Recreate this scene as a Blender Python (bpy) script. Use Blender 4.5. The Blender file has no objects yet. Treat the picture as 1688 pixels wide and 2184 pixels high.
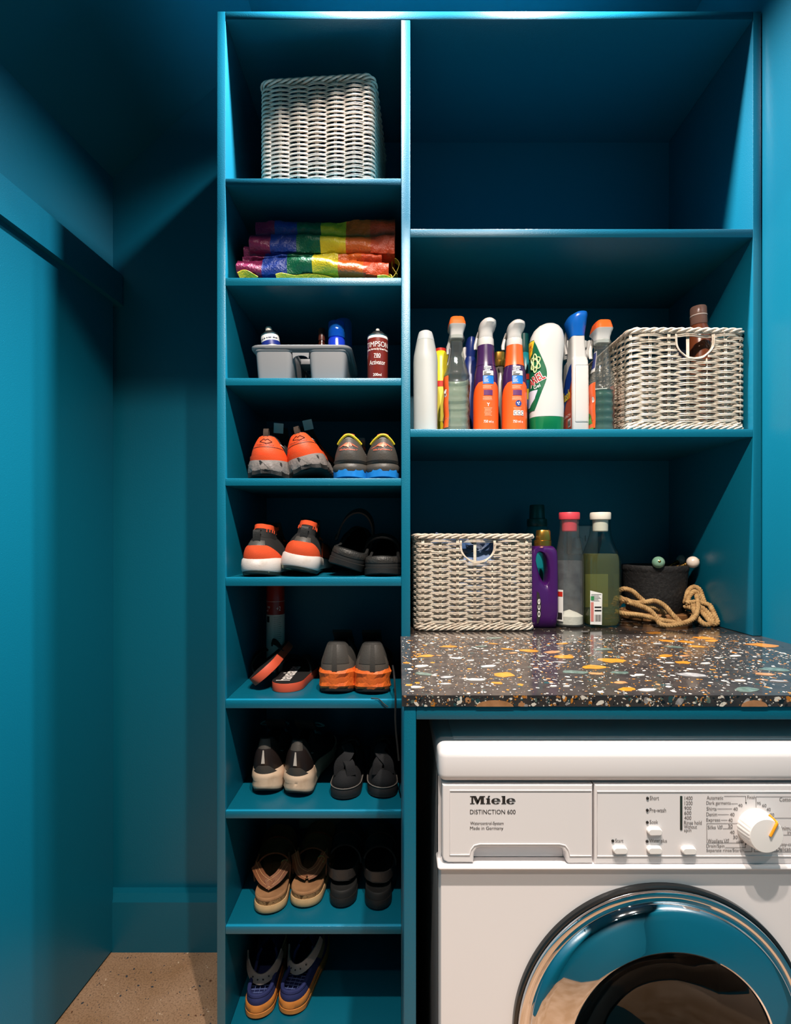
import bpy, bmesh, math, random
from math import sin, cos, pi, sqrt
from mathutils import Vector, Matrix
C = bpy.context.scene.collection
sc = bpy.context.scene
PI = pi
# ---------------------------------------------------------------- camera
# D = distance from the camera in units of 1/1000 of the distance to the shelf front;
# at D=1000 one photo pixel is one millimetre.
CX, CY, CAMZ, FY = 850.0, 1147.0, 1.135, 1.1e-3
def X(px, D=1000): return (px - CX) * D * 1e-6
def Z(py, D=1000): return CAMZ + (CY - py) * D * 1e-6
def Y(D): return D * FY
cam = bpy.data.cameras.new('camera'); camo = bpy.data.objects.new('camera', cam); C.objects.link(camo)
camo.location = (0, 0, CAMZ); camo.rotation_euler = (PI/2, 0, 0)
cam.sensor_fit = 'HORIZONTAL'; cam.sensor_width = 36; cam.lens = 36 * 1100 / 1688
cam.shift_x = -6/1688; cam.shift_y = 55/1688; cam.clip_start = .02
sc.camera = camo
# ---------------------------------------------------------------- light
w = bpy.data.worlds.new('world'); sc.world = w; w.use_nodes = True
w.node_tree.nodes['Background'].inputs[0].default_value = (.5, .75, .9, 1)
w.node_tree.nodes['Background'].inputs[1].default_value = 0.0
def spot(name, x, y, z, power, ang, blend, size=.018, col=(1, .90, .80), tilt=(0, 0)):
    l = bpy.data.lights.new(name, 'SPOT'); o = bpy.data.objects.new(name, l); C.objects.link(o)
    o.location = (x, y, z); l.energy = power; l.spot_size = math.radians(ang); l.spot_blend = blend
    l.shadow_soft_size = size; l.color = col; o.rotation_euler = (tilt[0], tilt[1], 0)
    return o
CEIL = CAMZ + 1.376
for x in (-.115, .320):                       # row of ceiling downlights just in front of the shelves
    spot('downlight_near_shelves', x, Y(950), CEIL - .012, 165, 128, 1.0, .018, (.95, .97, 1.0))
for x, p in ((-.08, 112), (.215, 136)):   # row of ceiling downlights on the other side of the header
    spot('downlight_in_room', x, Y(100), CEIL - .012, p, 132, .6)
for x in (-.25, .35):                         # added fill spots behind the camera, to lift dark areas by floor bounce
    spot('fill_spot_far_end', x, Y(-560), CEIL - .012, 85, 84, .6)
vs = sc.view_settings
sc.display_settings.display_device = 'sRGB'
vs.view_transform = 'Standard'; vs.look = 'None'; vs.gamma = 1; vs.use_curve_mapping = False; vs.exposure = 0.0
# ---------------------------------------------------------------- materials
def lin(h):
    if isinstance(h, str):
        h = h.lstrip('#'); c = [int(h[i:i+2], 16)/255 for i in (0, 2, 4)]
    else: c = [k/255 for k in h]
    return tuple(k/12.92 if k <= .04045 else ((k+.055)/1.055)**2.4 for k in c) + (1,)
_M = {}
def M(name, col='#808080', rough=.5, metal=0, bump=None, trans=0, ior=1.45, col2=None, cscale=8, spec=.5, coat=0, sheen=0, cdet=4, cpos=(.4, .65)):
    if name in _M: return _M[name]
    m = bpy.data.materials.new(name); m.use_nodes = True; nt = m.node_tree; b = nt.nodes['Principled BSDF']
    b.inputs['Base Color'].default_value = lin(col); b.inputs['Roughness'].default_value = rough
    b.inputs['Metallic'].default_value = metal; b.inputs['Transmission Weight'].default_value = trans
    b.inputs['IOR'].default_value = ior; b.inputs['Specular IOR Level'].default_value = spec
    b.inputs['Coat Weight'].default_value = coat; b.inputs['Sheen Weight'].default_value = sheen
    if bump or col2:
        tc = nt.nodes.new('ShaderNodeTexCoord')
    if col2:
        n = nt.nodes.new('ShaderNodeTexNoise'); n.inputs['Scale'].default_value = cscale; n.inputs['Detail'].default_value = cdet
        nt.links.new(tc.outputs['Object'], n.inputs['Vector'])
        r = nt.nodes.new('ShaderNodeValToRGB'); r.color_ramp.elements[0].color = lin(col); r.color_ramp.elements[1].color = lin(col2)
        r.color_ramp.elements[0].position = cpos[0]; r.color_ramp.elements[1].position = cpos[1]
        nt.links.new(n.outputs['Fac'], r.inputs['Fac']); nt.links.new(r.outputs['Color'], b.inputs['Base Color'])
    if bump:
        scale, stren = bump[:2]
        if len(bump) > 2 and bump[2] == 'V':
            n = nt.nodes.new('ShaderNodeTexVoronoi'); n.inputs['Scale'].default_value = scale; out = n.outputs['Distance']
        else:
            n = nt.nodes.new('ShaderNodeTexNoise'); n.inputs['Scale'].default_value = scale; n.inputs['Detail'].default_value = 3; out = n.outputs['Fac']
        nt.links.new(tc.outputs['Object'], n.inputs['Vector'])
        bp = nt.nodes.new('ShaderNodeBump'); bp.inputs['Strength'].default_value = stren; bp.inputs['Distance'].default_value = .002
        nt.links.new(out, bp.inputs['Height']); nt.links.new(bp.outputs['Normal'], b.inputs['Normal'])
    _M[name] = m; return m
def MT(name, tint, haze=0.0, hazecol='#d0d0cc', rough=.03):
    """thin clear shell: see-through with a mirror-like skin, so light also reaches what is inside"""
    if name in _M: return _M[name]
    m = bpy.data.materials.new(name); m.use_nodes = True; nt = m.node_tree; nt.nodes.clear(); N = nt.nodes.new; L = nt.links.new
    out = N('ShaderNodeOutputMaterial'); tr = N('ShaderNodeBsdfTransparent'); tr.inputs['Color'].default_value = lin(tint)
    gl = N('ShaderNodeBsdfGlossy'); gl.inputs['Roughness'].default_value = rough; lf = N('ShaderNodeLayerWeight'); lf.inputs['Blend'].default_value = .5
    pw = N('ShaderNodeMath'); pw.operation = 'POWER'; pw.inputs[1].default_value = 5; L(lf.outputs['Facing'], pw.inputs[0])
    lw = N('ShaderNodeMath'); lw.operation = 'MULTIPLY_ADD'; lw.inputs[1].default_value = .92; lw.inputs[2].default_value = .05; L(pw.outputs[0], lw.inputs[0])
    mx = N('ShaderNodeMixShader'); L(lw.outputs[0], mx.inputs[0]); L(tr.outputs[0], mx.inputs[1]); L(gl.outputs[0], mx.inputs[2]); res = mx
    if haze:
        df = N('ShaderNodeBsdfDiffuse'); df.inputs['Color'].default_value = lin(hazecol)
        m2 = N('ShaderNodeMixShader'); m2.inputs[0].default_value = haze; L(mx.outputs[0], m2.inputs[1]); L(df.outputs[0], m2.inputs[2]); res = m2
    L(res.outputs[0], out.inputs['Surface']); _M[name] = m; return m
# ---------------------------------------------------------------- mesh helpers
class MB:
    def __init__(s): s.v = []; s.f = []; s.m = []
    def add(s, vs, fs, mi=0):
        o = len(s.v); s.v += [tuple(p) for p in vs]; s.f += [tuple(o+i for i in f) for f in fs]
        s.m += (mi if isinstance(mi, list) else [mi]*len(fs)); return s
    def box(s, x0, x1, y0, y1, z0, z1, mi=0, bev=0, seg=2):
        if bev:
            bm = bmesh.new(); bmesh.ops.create_cube(bm, size=1)
            for v in bm.verts:
                v.co = Vector(((x0+x1)/2+v.co.x*(x1-x0), (y0+y1)/2+v.co.y*(y1-y0), (z0+z1)/2+v.co.z*(z1-z0)))
            bmesh.ops.bevel(bm, geom=bm.edges[:], offset=bev, segments=seg, affect='EDGES', profile=.5)
            bm.verts.index_update(); s.add([v.co for v in bm.verts], [[v.index for v in f.verts] for f in bm.faces], mi); bm.free(); return s
        vs = [(x, y, z) for z in (z0, z1) for y in (y0, y1) for x in (x0, x1)]
        return s.add(vs, [(0, 2, 3, 1), (4, 5, 7, 6), (0, 1, 5, 4), (2, 6, 7, 3), (0, 4, 6, 2), (1, 3, 7, 5)], mi)
    def grid(s, rows, cu=False, cv=False, mi=0, cap=False):
        nr, n = len(rows), len(rows[0]); vs = [p for r in rows for p in r]; fs = []
        for i in range(nr if cv else nr-1):
            for j in range(n if cu else n-1):
                a, b = i*n+j, i*n+(j+1) % n; k = (i+1) % nr
                fs.append((a, b, k*n+(j+1) % n, k*n+j))
        if cap: fs += [tuple(range(n))[::-1], tuple((nr-1)*n+j for j in range(n))]
        return s.add(vs, fs, mi)
    def loft(s, secs, n=24, mi=0, cap=True):
        """secs: (cx, cy, z, rx, ry, exponent)"""
        rows = []
        for q in secs:
            cx, cy, z, rx, ry = q[:5]; e = q[5] if len(q) > 5 else 2
            rows.append([ring_pt(cx, cy, z, rx, ry, e, 2*pi*j/n) for j in range(n)])
        return s.grid(rows, cu=True, mi=mi, cap=cap)
    def lathe(s, prof, n=24, cx=0, cy=0, sx=1, sy=1, e=2, mi=0, cap=True):
        return s.loft([(cx, cy, z, max(r, 1e-5)*sx, max(r, 1e-5)*sy, e) for r, z in prof], n, mi, cap)
    def tube(s, pts, r, n=6, mi=0, closed=False, cap=True):
        pts = [Vector(p) for p in pts]; N = len(pts); rows = []; up = None
        for i, p in enumerate(pts):
            t = (pts[(i+1) % N] - pts[i-1]) if closed else (pts[min(i+1, N-1)] - pts[max(i-1, 0)])
            if t.length < 1e-9: t = Vector((0, 0, 1))
            t.normalize()
            if up is None:
                up = Vector((0, 0, 1)) if abs(t.z) < .9 else Vector((0, 1, 0))
            a = up - t*up.dot(t)
            if a.length < 1e-6: a = t.orthogonal()
            a.normalize(); up = a; b = t.cross(a)
            rr = r[i] if isinstance(r, (list, tuple)) else r
            rows.append([p + (a*cos(2*pi*j/n) + b*sin(2*pi*j/n))*rr for j in range(n)])
        return s.grid(rows, cu=True, cv=closed, mi=mi, cap=cap and not closed)
    def prism(s, poly, d0, d1, fn, mi=0):
        """poly in 2D, fn(a, b, d) -> point"""
        n = len(poly); vs = [fn(a, b, d0) for a, b in poly] + [fn(a, b, d1) for a, b in poly]
        fs = [tuple(range(n))[::-1], tuple(range(n, 2*n))] + [(i, (i+1) % n, n+(i+1) % n, n+i) for i in range(n)]
        return s.add(vs, fs, mi)
    def strap(s, pts, wdir, w, th, mi=0):
        """flat band along pts, width along wdir"""
        pts = [Vector(p) for p in pts]; N = len(pts); rows = []
        for i, p in enumerate(pts):
            t = (pts[min(i+1, N-1)] - pts[max(i-1, 0)]).normalized()
            wd = Vector(wdir[i] if isinstance(wdir, list) else wdir); wd = (wd - t*wd.dot(t)).normalized(); nn = t.cross(wd)
            ww = w[i] if isinstance(w, (list, tuple)) else w
            rows.append([p+wd*ww/2+nn*th/2, p-wd*ww/2+nn*th/2, p-wd*ww/2-nn*th/2, p+wd*ww/2-nn*th/2])
        return s.grid(rows, cu=True, cap=True, mi=mi)
    def xf(s, mat):
        s.v = [tuple(mat @ Vector(p)) for p in s.v]; return s
    def build(s, name, mats, parent=None, smooth=True, ang=35, loc=None, fixn=True):
        me = bpy.data.meshes.new(name); me.from_pydata(s.v, [], s.f)
        if not isinstance(mats, (list, tuple)): mats = [mats]
        for m in mats: me.materials.append(m)
        if len(mats) > 1: me.polygons.foreach_set('material_index', s.m)
        if fixn:
            bm = bmesh.new(); bm.from_mesh(me); bmesh.ops.recalc_face_normals(bm, faces=bm.faces); bm.to_mesh(me); bm.free()
        if smooth:
            me.polygons.foreach_set('use_smooth', [True]*len(me.polygons)); me.set_sharp_from_angle(angle=math.radians(ang))
        me.update()
        o = bpy.data.objects.new(name, me); C.objects.link(o)
        if parent: o.parent = parent
        if loc: o.location = loc
        return o
def ring_pt(cx, cy, z, rx, ry, e, a):
    c, q = cos(a), sin(a)
    if e != 2:
        c = math.copysign(abs(c)**(2/e), c); q = math.copysign(abs(q)**(2/e), q)
    return (cx+rx*c, cy+ry*q, z)
def interp(x, xs, ys):
    if x <= xs[0]: return ys[0]
    for i in range(1, len(xs)):
        if x <= xs[i]:
            k = (x-xs[i-1])/(xs[i]-xs[i-1]); k = k*k*(3-2*k)*.5+k*.5; return ys[i-1]+(ys[i]-ys[i-1])*k
    return ys[-1]
def sstep(a, b, x):
    k = min(1, max(0, (x-a)/(b-a))); return k*k*(3-2*k)
def spline(P, n=8, closed=False):
    P = [Vector(p) for p in P]; N = len(P); out = []
    for i in range(N if closed else N-1):
        g = (lambda k: P[k % N]) if closed else (lambda k: P[min(max(k, 0), N-1)])
        a, b, c, d = g(i-1), g(i), g(i+1), g(i+2)
        for j in range(n):
            t = j/n; out.append(.5*((2*b)+(c-a)*t+(2*a-5*b+4*c-d)*t*t+(3*b-a-3*c+d)*t**3))
    if not closed: out.append(P[-1])
    return out
def thing(name, label, cat, loc=(0, 0, 0), rot=(0, 0, 0), group=None):
    o = bpy.data.objects.new(name, None); C.objects.link(o); o.location = loc; o.rotation_euler = rot
    o.empty_display_size = .02; o['label'] = label; o['category'] = cat
    if group: o['group'] = group
    return o
def tag(o, label, cat, group=None):
    o['label'] = label; o['category'] = cat
    if group: o['group'] = group
    return o
def struct(o): o['kind'] = 'structure'; return o
def stuff(o): o['kind'] = 'stuff'; return o
# ---------------------------------------------------------------- flat lettering (built-in font outlines)
_T = {}
def text_shape(s, bold=0):
    k = (s, bold)
    if k not in _T:
        cu = bpy.data.curves.new('txt', 'FONT'); cu.body = s; cu.offset = bold; cu.resolution_u = 3
        ob = bpy.data.objects.new('txt', cu); me = ob.to_mesh()
        vs = [(v.co.x, v.co.y) for v in me.vertices]; fs = [tuple(p.vertices) for p in me.polygons]
        ob.to_mesh_clear(); bpy.data.objects.remove(ob); bpy.data.curves.remove(cu)
        xs = [v[0] for v in vs]; ys = [v[1] for v in vs]
        _T[k] = (vs, fs, min(xs), max(xs), min(ys), max(ys))
    return _T[k]
def text(mb, s, fn, x0, x1, y0, y1, bold=0, mi=0):
    """fit the text's outline to the box x0..x1, y0..y1 (y1 is the top); fn(x, y) -> point"""
    vs, fs, a, b, c, d = text_shape(s, bold)
    mb.add([fn(x0+(x-a)/(b-a)*(x1-x0), y0+(y-c)/(d-c)*(y1-y0)) for x, y in vs], fs, mi)
def prof_r(prof, z):
    for i in range(1, len(prof)):
        if prof[i][1] >= z and prof[i-1][1] <= z and prof[i][1] > prof[i-1][1]:
            k = (z-prof[i-1][1])/(prof[i][1]-prof[i-1][1]); return prof[i-1][0]+(prof[i][0]-prof[i-1][0])*k
    return prof[-1][0]
def patch(mb, prof, a0, a1, z0, z1, off=.0006, sx=1, sy=1, e=2, na=12, nz=8, mi=0, cx=0, cy=0):
    """label lying on a lathe surface; angles in degrees, -90 faces the camera; a0/a1 may be functions of k in 0..1"""
    rows = []
    for i in range(nz+1):
        k = i/nz; z = z0+(z1-z0)*k; r = prof_r(prof, z)
        q0 = a0(k) if callable(a0) else a0; q1 = a1(k) if callable(a1) else a1
        rows.append([ring_pt(cx, cy, z, r*sx+off, r*sy+off, e, math.radians(q0+(q1-q0)*j/na)) for j in range(na+1)])
    mb.grid(rows, mi=mi)
def wrap_text(mb, s, prof, ac, w, z0, z1, off=.0009, sx=1, sy=1, e=2, bold=0, mi=0, cx=0, cy=0, tilt=0):
    R = prof_r(prof, (z0+z1)/2)*(sx+sy)/2; zm = (z0+z1)/2
    def fn(x, y):
        x, y = x*cos(tilt)-(y-zm)*sin(tilt), zm+x*sin(tilt)+(y-zm)*cos(tilt)
        r = prof_r(prof, y); return ring_pt(cx, cy, y, r*sx+off, r*sy+off, e, math.radians(ac)+x/R)
    text(mb, s, fn, -w/2, w/2, z0, z1, bold, mi)
# ================================================================ the room
TEAL = M('teal_paint', (4, 91, 112), .36, bump=(520, .14), spec=.5)
TEALF = M('teal_furniture_paint', (4, 92, 114), .33, bump=(520, .18), spec=.55)
def XW(D): return -.800 - .078*(1.3 - D/1000)         # left wall, slightly off square
YB = Y(1312)
# floor: ground concrete with exposed aggregate
def floor_mat():
    m = bpy.data.materials.new('ground_concrete'); m.use_nodes = True; nt = m.node_tree; b = nt.nodes['Principled BSDF']
    L = nt.links.new; N = nt.nodes.new
    tc = N('ShaderNodeTexCoord'); n1 = N('ShaderNodeTexNoise'); n1.inputs['Scale'].default_value = 5; n1.inputs['Detail'].default_value = 6
    r1 = N('ShaderNodeValToRGB'); r1.color_ramp.elements[0].color = lin((146, 110, 78)); r1.color_ramp.elements[1].color = lin((168, 134, 106))
    r1.color_ramp.elements[0].position = .38; r1.color_ramp.elements[1].position = .66
    L(tc.outputs['Object'], n1.inputs['Vector']); L(n1.outputs['Fac'], r1.inputs['Fac'])
    n2 = N('ShaderNodeTexNoise'); n2.inputs['Scale'].default_value = 240; n2.inputs['Detail'].default_value = 2; L(tc.outputs['Object'], n2.inputs['Vector'])
    r2 = N('ShaderNodeValToRGB'); r2.color_ramp.elements[0].color = (.45, .42, .4, 1); r2.color_ramp.elements[1].color = (1.15, 1.15, 1.15, 1)
    r2.color_ramp.elements[0].position = .3; r2.color_ramp.elements[1].position = .55; L(n2.outputs['Fac'], r2.inputs['Fac'])
    mx = N('ShaderNodeMix'); mx.data_type = 'RGBA'; mx.blend_type = 'MULTIPLY'; mx.inputs[0].default_value = .6
    L(r1.outputs['Color'], mx.inputs[6]); L(r2.outputs['Color'], mx.inputs[7]); L(mx.outputs[2], b.inputs['Base Color'])
    b.inputs['Roughness'].default_value = .45
    bp = N('ShaderNodeBump'); bp.inputs['Strength'].default_value = .15; bp.inputs['Distance'].default_value = .001
    L(n2.outputs['Fac'], bp.inputs['Height']); L(bp.outputs['Normal'], b.inputs['Normal'])
    return m
fl = struct(MB().box(-1.3, 1.2, Y(-1300), YB+.2, -.1, 0).build('floor', floor_mat(), smooth=False))
rnd = random.Random(5)
def chip_poly(r, asp, rot, rng, n=None):
    n = n or rng.randint(5, 8); out = []
    for i in range(n):
        a = 2*pi*(i+rng.uniform(-.3, .3))/n; q = r*rng.uniform(.75, 1.15)
        x, y = q*cos(a), q*asp*sin(a); out.append((x*cos(rot)-y*sin(rot), x*sin(rot)+y*cos(rot)))
    return out
ag = MB()
for i in range(1500):
    x = rnd.uniform(-.84, -.36); d = rnd.uniform(960, 1290); c = rnd.random()
    dens = .25+.75*math.exp(-((x+.50)/.10)**2)*sstep(1150, 1010, d)
    if rnd.random() > dens: continue
    r = rnd.uniform(.0008, .0022) if rnd.random() < .8 else rnd.uniform(.002, .0042)
    ag.prism([(x+a, Y(d)+b) for a, b in chip_poly(r, rnd.uniform(.5, .9), rnd.uniform(0, 3), rnd)], 0, .0002, lambda a, b, z: (a, b, z), 0 if c < .62 else (1 if c < .85 else 2))
stuff(ag.build('exposed_aggregate', [M('slate_pebble', (62, 66, 72), .4), M('pale_pebble', (205, 178, 150), .4), M('brown_pebble', (98, 66, 46), .4)], fl, smooth=False))
# walls
struct(MB().box(-1.3, 1.2, YB, YB+.1, 0, CEIL+.3).build('wall_back', TEAL, smooth=False))
def xy(a, b, z): return (a, b, z)
struct(MB().prism([(XW(-1300), Y(-1300)), (XW(1312), YB), (-1.3, YB), (-1.3, Y(-1300))], 0, CEIL+.3, xy).build('wall_left', TEAL, smooth=False))
struct(MB().box(.777, .877, Y(-1300), YB, 0, CEIL+.3).build('wall_right', TEAL, smooth=False))
struct(MB().box(-1.3, 1.2, Y(-1300)-.1, Y(-1300), 0, CEIL+.3).build('wall_front', TEAL, smooth=False))
FX = -.384
zl = CEIL-.89*(FX+1.3)
cl = MB().prism([(FX, CEIL), (1.2, CEIL), (1.2, CEIL+.1), (FX-.04, CEIL+.1), (-1.3, zl+.1), (-1.3, zl)], Y(-1300), YB, lambda a, b, d: (a, d, b))
struct(cl.build('ceiling', TEAL, smooth=False))
struct(MB().box(-.42, .777, Y(430), Y(478), CAMZ+1.102, CEIL).build('trim_1', TEAL, smooth=False))       # header across the room
# skirting on the back wall
bb = MB().prism([(YB, 0), (Y(1283), 0), (Y(1283), .137), (Y(1291), .157), (YB, .157)], -.835, X(481), lambda a, b, d: (d, a, b))
struct(bb.build('baseboard_back', TEAL, smooth=False))
# pelmet box over the sliding door and the sliding door leaf
def wx(D, off): return (XW(D)+off, Y(D))
pz0, pz1 = CAMZ+.646, CAMZ+.728
pl = thing('door_pelmet', 'long teal boxed pelmet along the left wall above the sliding door', 'pelmet')
pm = MB().prism([wx(400, -.002), wx(1311, -.002), wx(1311, .030), wx(1300, .034), wx(400, .034)], pz0, pz1, xy)
pm.build('fascia', TEALF, pl, smooth=False)
dr = MB().prism([wx(380, .004), wx(1286, .004), wx(1286, .018), wx(380, .018)], .007, pz0+.012, xy)
struct(dr.build('door_1', TEALF, smooth=False))
# ================================================================ built-in shelving
RW = random.Random(1)
unit = thing('shelving_unit', 'teal painted built-in shelving unit with one narrow and one wide column', 'shelves')
bx = lambda n, x0, x1, D0, D1, z0, z1, par=unit: MB().box(x0, x1, Y(D0) if D0 > 5 else D0, Y(D1) if D1 > 5 else D1, z0, z1, bev=.0012, seg=2).build(n, TEALF, par)
X0, X1, X2, X3 = X(463), X(481), X(856.5), X(875.5); X4, X5 = X(1607), .7745
CT = CAMZ-.210                              # counter top
bx('side_panel', X0, X1, 1000, 1311.8, 0.0, Z(24))
bx('divider', X2, X3, 1000, 1311.8, 0.0, Z(42.5))
bx('side_panel', X4, X5, 1000, 1311.8, CT+.0005, Z(24))
bx('top_board', X1, X4, 1000, 1311.8, Z(42), Z(24))
SH = [(380, 396), (592, 609), (806, 822), (1020, 1036), (1232, 1250), (1493, 1511), (1730, 1746), (1976, 1993), (2215, 2232)]
for a, b in SH: bx('shelf', X1, X2, 1000.4, 1311.8, Z(b), Z(a))
bx('kick_board', X1, X2, 1015, 1030, 0, Z(2232)-.0005)
for a, b in ((488, 506), (915, 932)): bx('shelf', X3, X4, 1000.4, 1311.8, Z(b), Z(a))
def SZ(i): return Z(SH[i][0])
RS = Z(915)
# ================================================================ counter
fr = thing('counter_frame', 'teal board frame carrying the terrazzo counter around the washing machine', 'frame')
CTH = .0150
bx('leg_panel', .0075, .0238, 627, 999.5, 0, CT-CTH-.0006, fr)
bx('front_rail', .0240, .7765, 627, 655, Z(1535, 627), CT-CTH-.0006, fr)
bx('leg_panel', .0075, .0238, 1312-1, 1311, 0, .1, fr) if False else None
TDARK = M('terrazzo_ground', (58, 50, 46), .14, col2=(44, 39, 38), cscale=40, spec=.5, coat=.3)
ct = thing('countertop', 'dark polished terrazzo countertop with ochre, white and green chips', 'countertop')
slab = [(.0048, Y(625)), (.7765, Y(625)), (.7765, Y(999.5)), (X4-.0005, Y(999.5)), (X4-.0005, Y(1311.5)), (X3+.0005, Y(1311.5)), (X3+.0005, Y(999.5)), (.0048, Y(999.5))]
MB().prism(slab, CT-CTH, CT, xy).build('slab', TDARK, ct, smooth=False)
CH = {'g': M('ochre_chip', (186, 118, 38), .14, col2=(168, 102, 30), cscale=60, coat=.3), 't': M('tan_chip', (170, 120, 80), .14, col2=(150, 104, 66), cscale=80, coat=.3),
      'n': M('green_chip', (74, 88, 78), .14, col2=(102, 112, 104), cscale=120, coat=.3), 'w': M('white_chip', (208, 198, 184), .14, coat=.3),
      'y': M('grey_chip', (128, 122, 120), .14, col2=(160, 156, 152), cscale=90, coat=.3), 'b': M('teal_chip', (38, 66, 68), .14, coat=.3), 'k': M('black_chip', (24, 24, 26), .14, coat=.3)}
big = [('g', (957,1379,36),(909,1399,38),(1081,1384,26),(1130,1388,46),(1199,1373,30),(1204,1401,44),(1306,1409,60),(1267,1423,50),(1076,1439,54),(1061,1457,25),(1395,1350,40),(1423,1367,32),(1463,1369,36),(1488,1379,36),(1503,1361,46),(1518,1367,36),(1420,1399,38),(1458,1413,36),(1629,1376,62),(1337,1470,42),(867,1414,18),(1053,1373,20)),
       ('t', (1272,1437,34),(1460,1399,20),(1325,1456,30),(1631,1438,42),(1180,1391,40),(1095,1393,20)),
       ('n', (1227,1434,60),(1287,1385,46),(1594,1471,60),(1322,1435,36),(1056,1361,40),(905,1438,40),(1654,1428,60),(1440,1380,36),(1026,1379,30)),
       ('w', (898,1421,34),(973,1404,26),(1003,1409,20),(1043,1421,36),(1013,1450,42),(951,1459,24),(1036,1388,18),(1365,1440,28),(1383,1472,46),(1428,1414,24),(1506,1415,28),(1569,1399,36),(1209,1464,18),(1182,1464,18),(1403,1373,20),(1581,1452,30),(888,1466,26),(1547,1440,16),(1215,1451,14)),
       ('y', (953,1445,34),(1197,1413,30),(1478,1440,60),(1660,1453,40),(1247,1347,22))]
rc = random.Random(11); avoid = []; kk = 0
for item in big:
    for px, py, wpx in item[1:]:
        D = 210/(py-CY)*1000; r = wpx/2*D*1e-6; asp = rc.uniform(.5, .75) if item[0] in 'gt' else rc.uniform(.35, .6)
        cx_, cy_ = X(px, D), Y(D)
        pts = chip_poly(r, asp, rc.uniform(-.5, .5), rc, 14 if item[0] in 'gtn' else 7)
        kk += 1; o = MB().prism([(min(max(cx_+a, .0055), .776), min(max(cy_+b, Y(626)), Y(1300))) for a, b in pts], CT-.0004, CT+.0003+.00001*kk, xy).build('chip', CH[item[0]], ct, smooth=False)
        avoid.append((cx_, cy_, r))
sm = MB(); mats = [CH[k] for k in 'wgtynbk']; pick = 'wwwwwwgggttynbk'
for i in range(5600):
    if i < 4800:
        D = 625+375*rc.random()**.9; x = rc.uniform(.006, .74); x = min(x, .70) if D < 900 else x
    else: D = rc.uniform(1000, 1300); x = rc.uniform(.03, .74)
    if abs(X(0, D)) < 0: continue
    y = Y(D); u = rc.random(); r = rc.uniform(.0007, .0016) if u < .66 else (rc.uniform(.0016, .0032) if u < .92 else rc.uniform(.003, .006))
    if any((x-a)**2+(y-b)**2 < (q*.9)**2 for a, b, q in avoid): continue
    if x-r < .0055 or y-r < Y(625.6): continue
    sm.prism([(x+a, y+b) for a, b in chip_poly(r, rc.uniform(.35, .9), rc.uniform(0, 3), rc)], CT-.0003, CT+.00005+rc.random()*.00018, xy, 'wgtynbk'.index(rc.choice(pick)))
stuff(sm.build('small_chips', mats, ct, smooth=False))
fc = MB(); xz = lambda a, b, d: (a, d, b)
for i in range(520):
    x = rc.uniform(.006, .55); z = rc.uniform(CT-CTH+.0008, CT-.0008); u = rc.random()
    r = rc.uniform(.0006, .0014) if u < .62 else (rc.uniform(.0014, .003) if u < .93 else rc.uniform(.003, .006))
    pts = [(max(x+a, .005), min(max(z+b, CT-CTH), CT-.0002)) for a, b in chip_poly(r, rc.uniform(.4, .9), rc.uniform(0, 3), rc)]
    fc.prism(pts, Y(625)+.0002, Y(625)-.0001-rc.random()*.0002, xz, 'wgtynbk'.index(rc.choice('wwwwggttynbbkk')))
stuff(fc.build('small_chips', mats, ct, smooth=False))
for px, wp in ((1056, 80), (1610, 56)):
    x = X(px, 625); r = wp/2*625e-6
    pts = [(x+r*cos(a), max(CT-CTH, CT-CTH+.0085*sin(a))) for a in [pi*i/10 for i in range(11)]]
    MB().prism(pts, Y(625)+.0002, Y(625)-.0004, xz).build('chip', CH['t'], ct, smooth=False)
# ================================================================ washing machine
DM = 614
WHITE = M('white_enamel', (232, 225, 224), .22, spec=.5, coat=.3); WPL = M('white_plastic', (230, 223, 222), .3)
BLK = M('black_print', (38, 34, 32), .6); GRYP = M('grey_print', (96, 90, 88), .6); CHR = M('chrome', (225, 225, 228), .035, 1)
GASK = M('dark_trim', (26, 27, 28), .25, coat=.4)
wm = thing('washing_machine', 'white front-loading washing machine with chrome porthole under the terrazzo counter', 'washing machine', (X(937, DM)+.2975, Y(DM), 0))
OX, OY = X(937, DM)+.2975, Y(DM)
mx = lambda px, D=DM: X(px, D)-OX
mz = lambda py, D=DM: Z(py, D)
W2 = .2975; xl, xr = -W2, W2
# body: side shell + front sheet with a round hole
bz1 = mz(1853); DB = .004
by = DB
MB().box(xl, xr, by+.004, .575, .012, mz(1600), bev=.006).build('cabinet_shell', WHITE, wm) if False else None
sh = MB()
for (a, b, c, d, e, f) in ((xl, xl+.004, by+.01, .57, .01, mz(1665)), (xr-.004, xr, by+.01, .57, .01, mz(1665)), (xl, xr, .566, .57, .01, mz(1665)), (xl, xr, by+.01, .57, .01, .014)):
    sh.box(a, b, c, d, e, f)
sh.build('cabinet_shell', WHITE, wm, smooth=False)
pcx, pcz, PR = mx(1410), mz(2202), 315*DM*1e-6
fp = MB(); n = 96; inner = []; outer = []; back = []
zlo, zhi = .06, bz1
for i in range(n):
    a = 2*pi*i/n; c, s_ = cos(a), sin(a)
    inner.append((pcx+PR*.985*c, by, pcz+PR*.985*s_))
    t = min(((xr-pcx) if c > 0 else (xl-pcx))/c if abs(c) > 1e-6 else 9, ((zhi-pcz) if s_ > 0 else (zlo-pcz))/s_ if abs(s_) > 1e-6 else 9)
    outer.append((pcx+t*c, by, pcz+t*s_)); back.append((pcx+t*c, by+.02, pcz+t*s_))
for (qx, qz) in ((xl, zhi), (xr, zhi), (xl, zlo), (xr, zlo)):
    k = min(range(n), key=lambda i: (outer[i][0]-qx)**2+(outer[i][2]-qz)**2); outer[k] = (qx, by, qz); back[k] = (qx, by+.02, qz)
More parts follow.
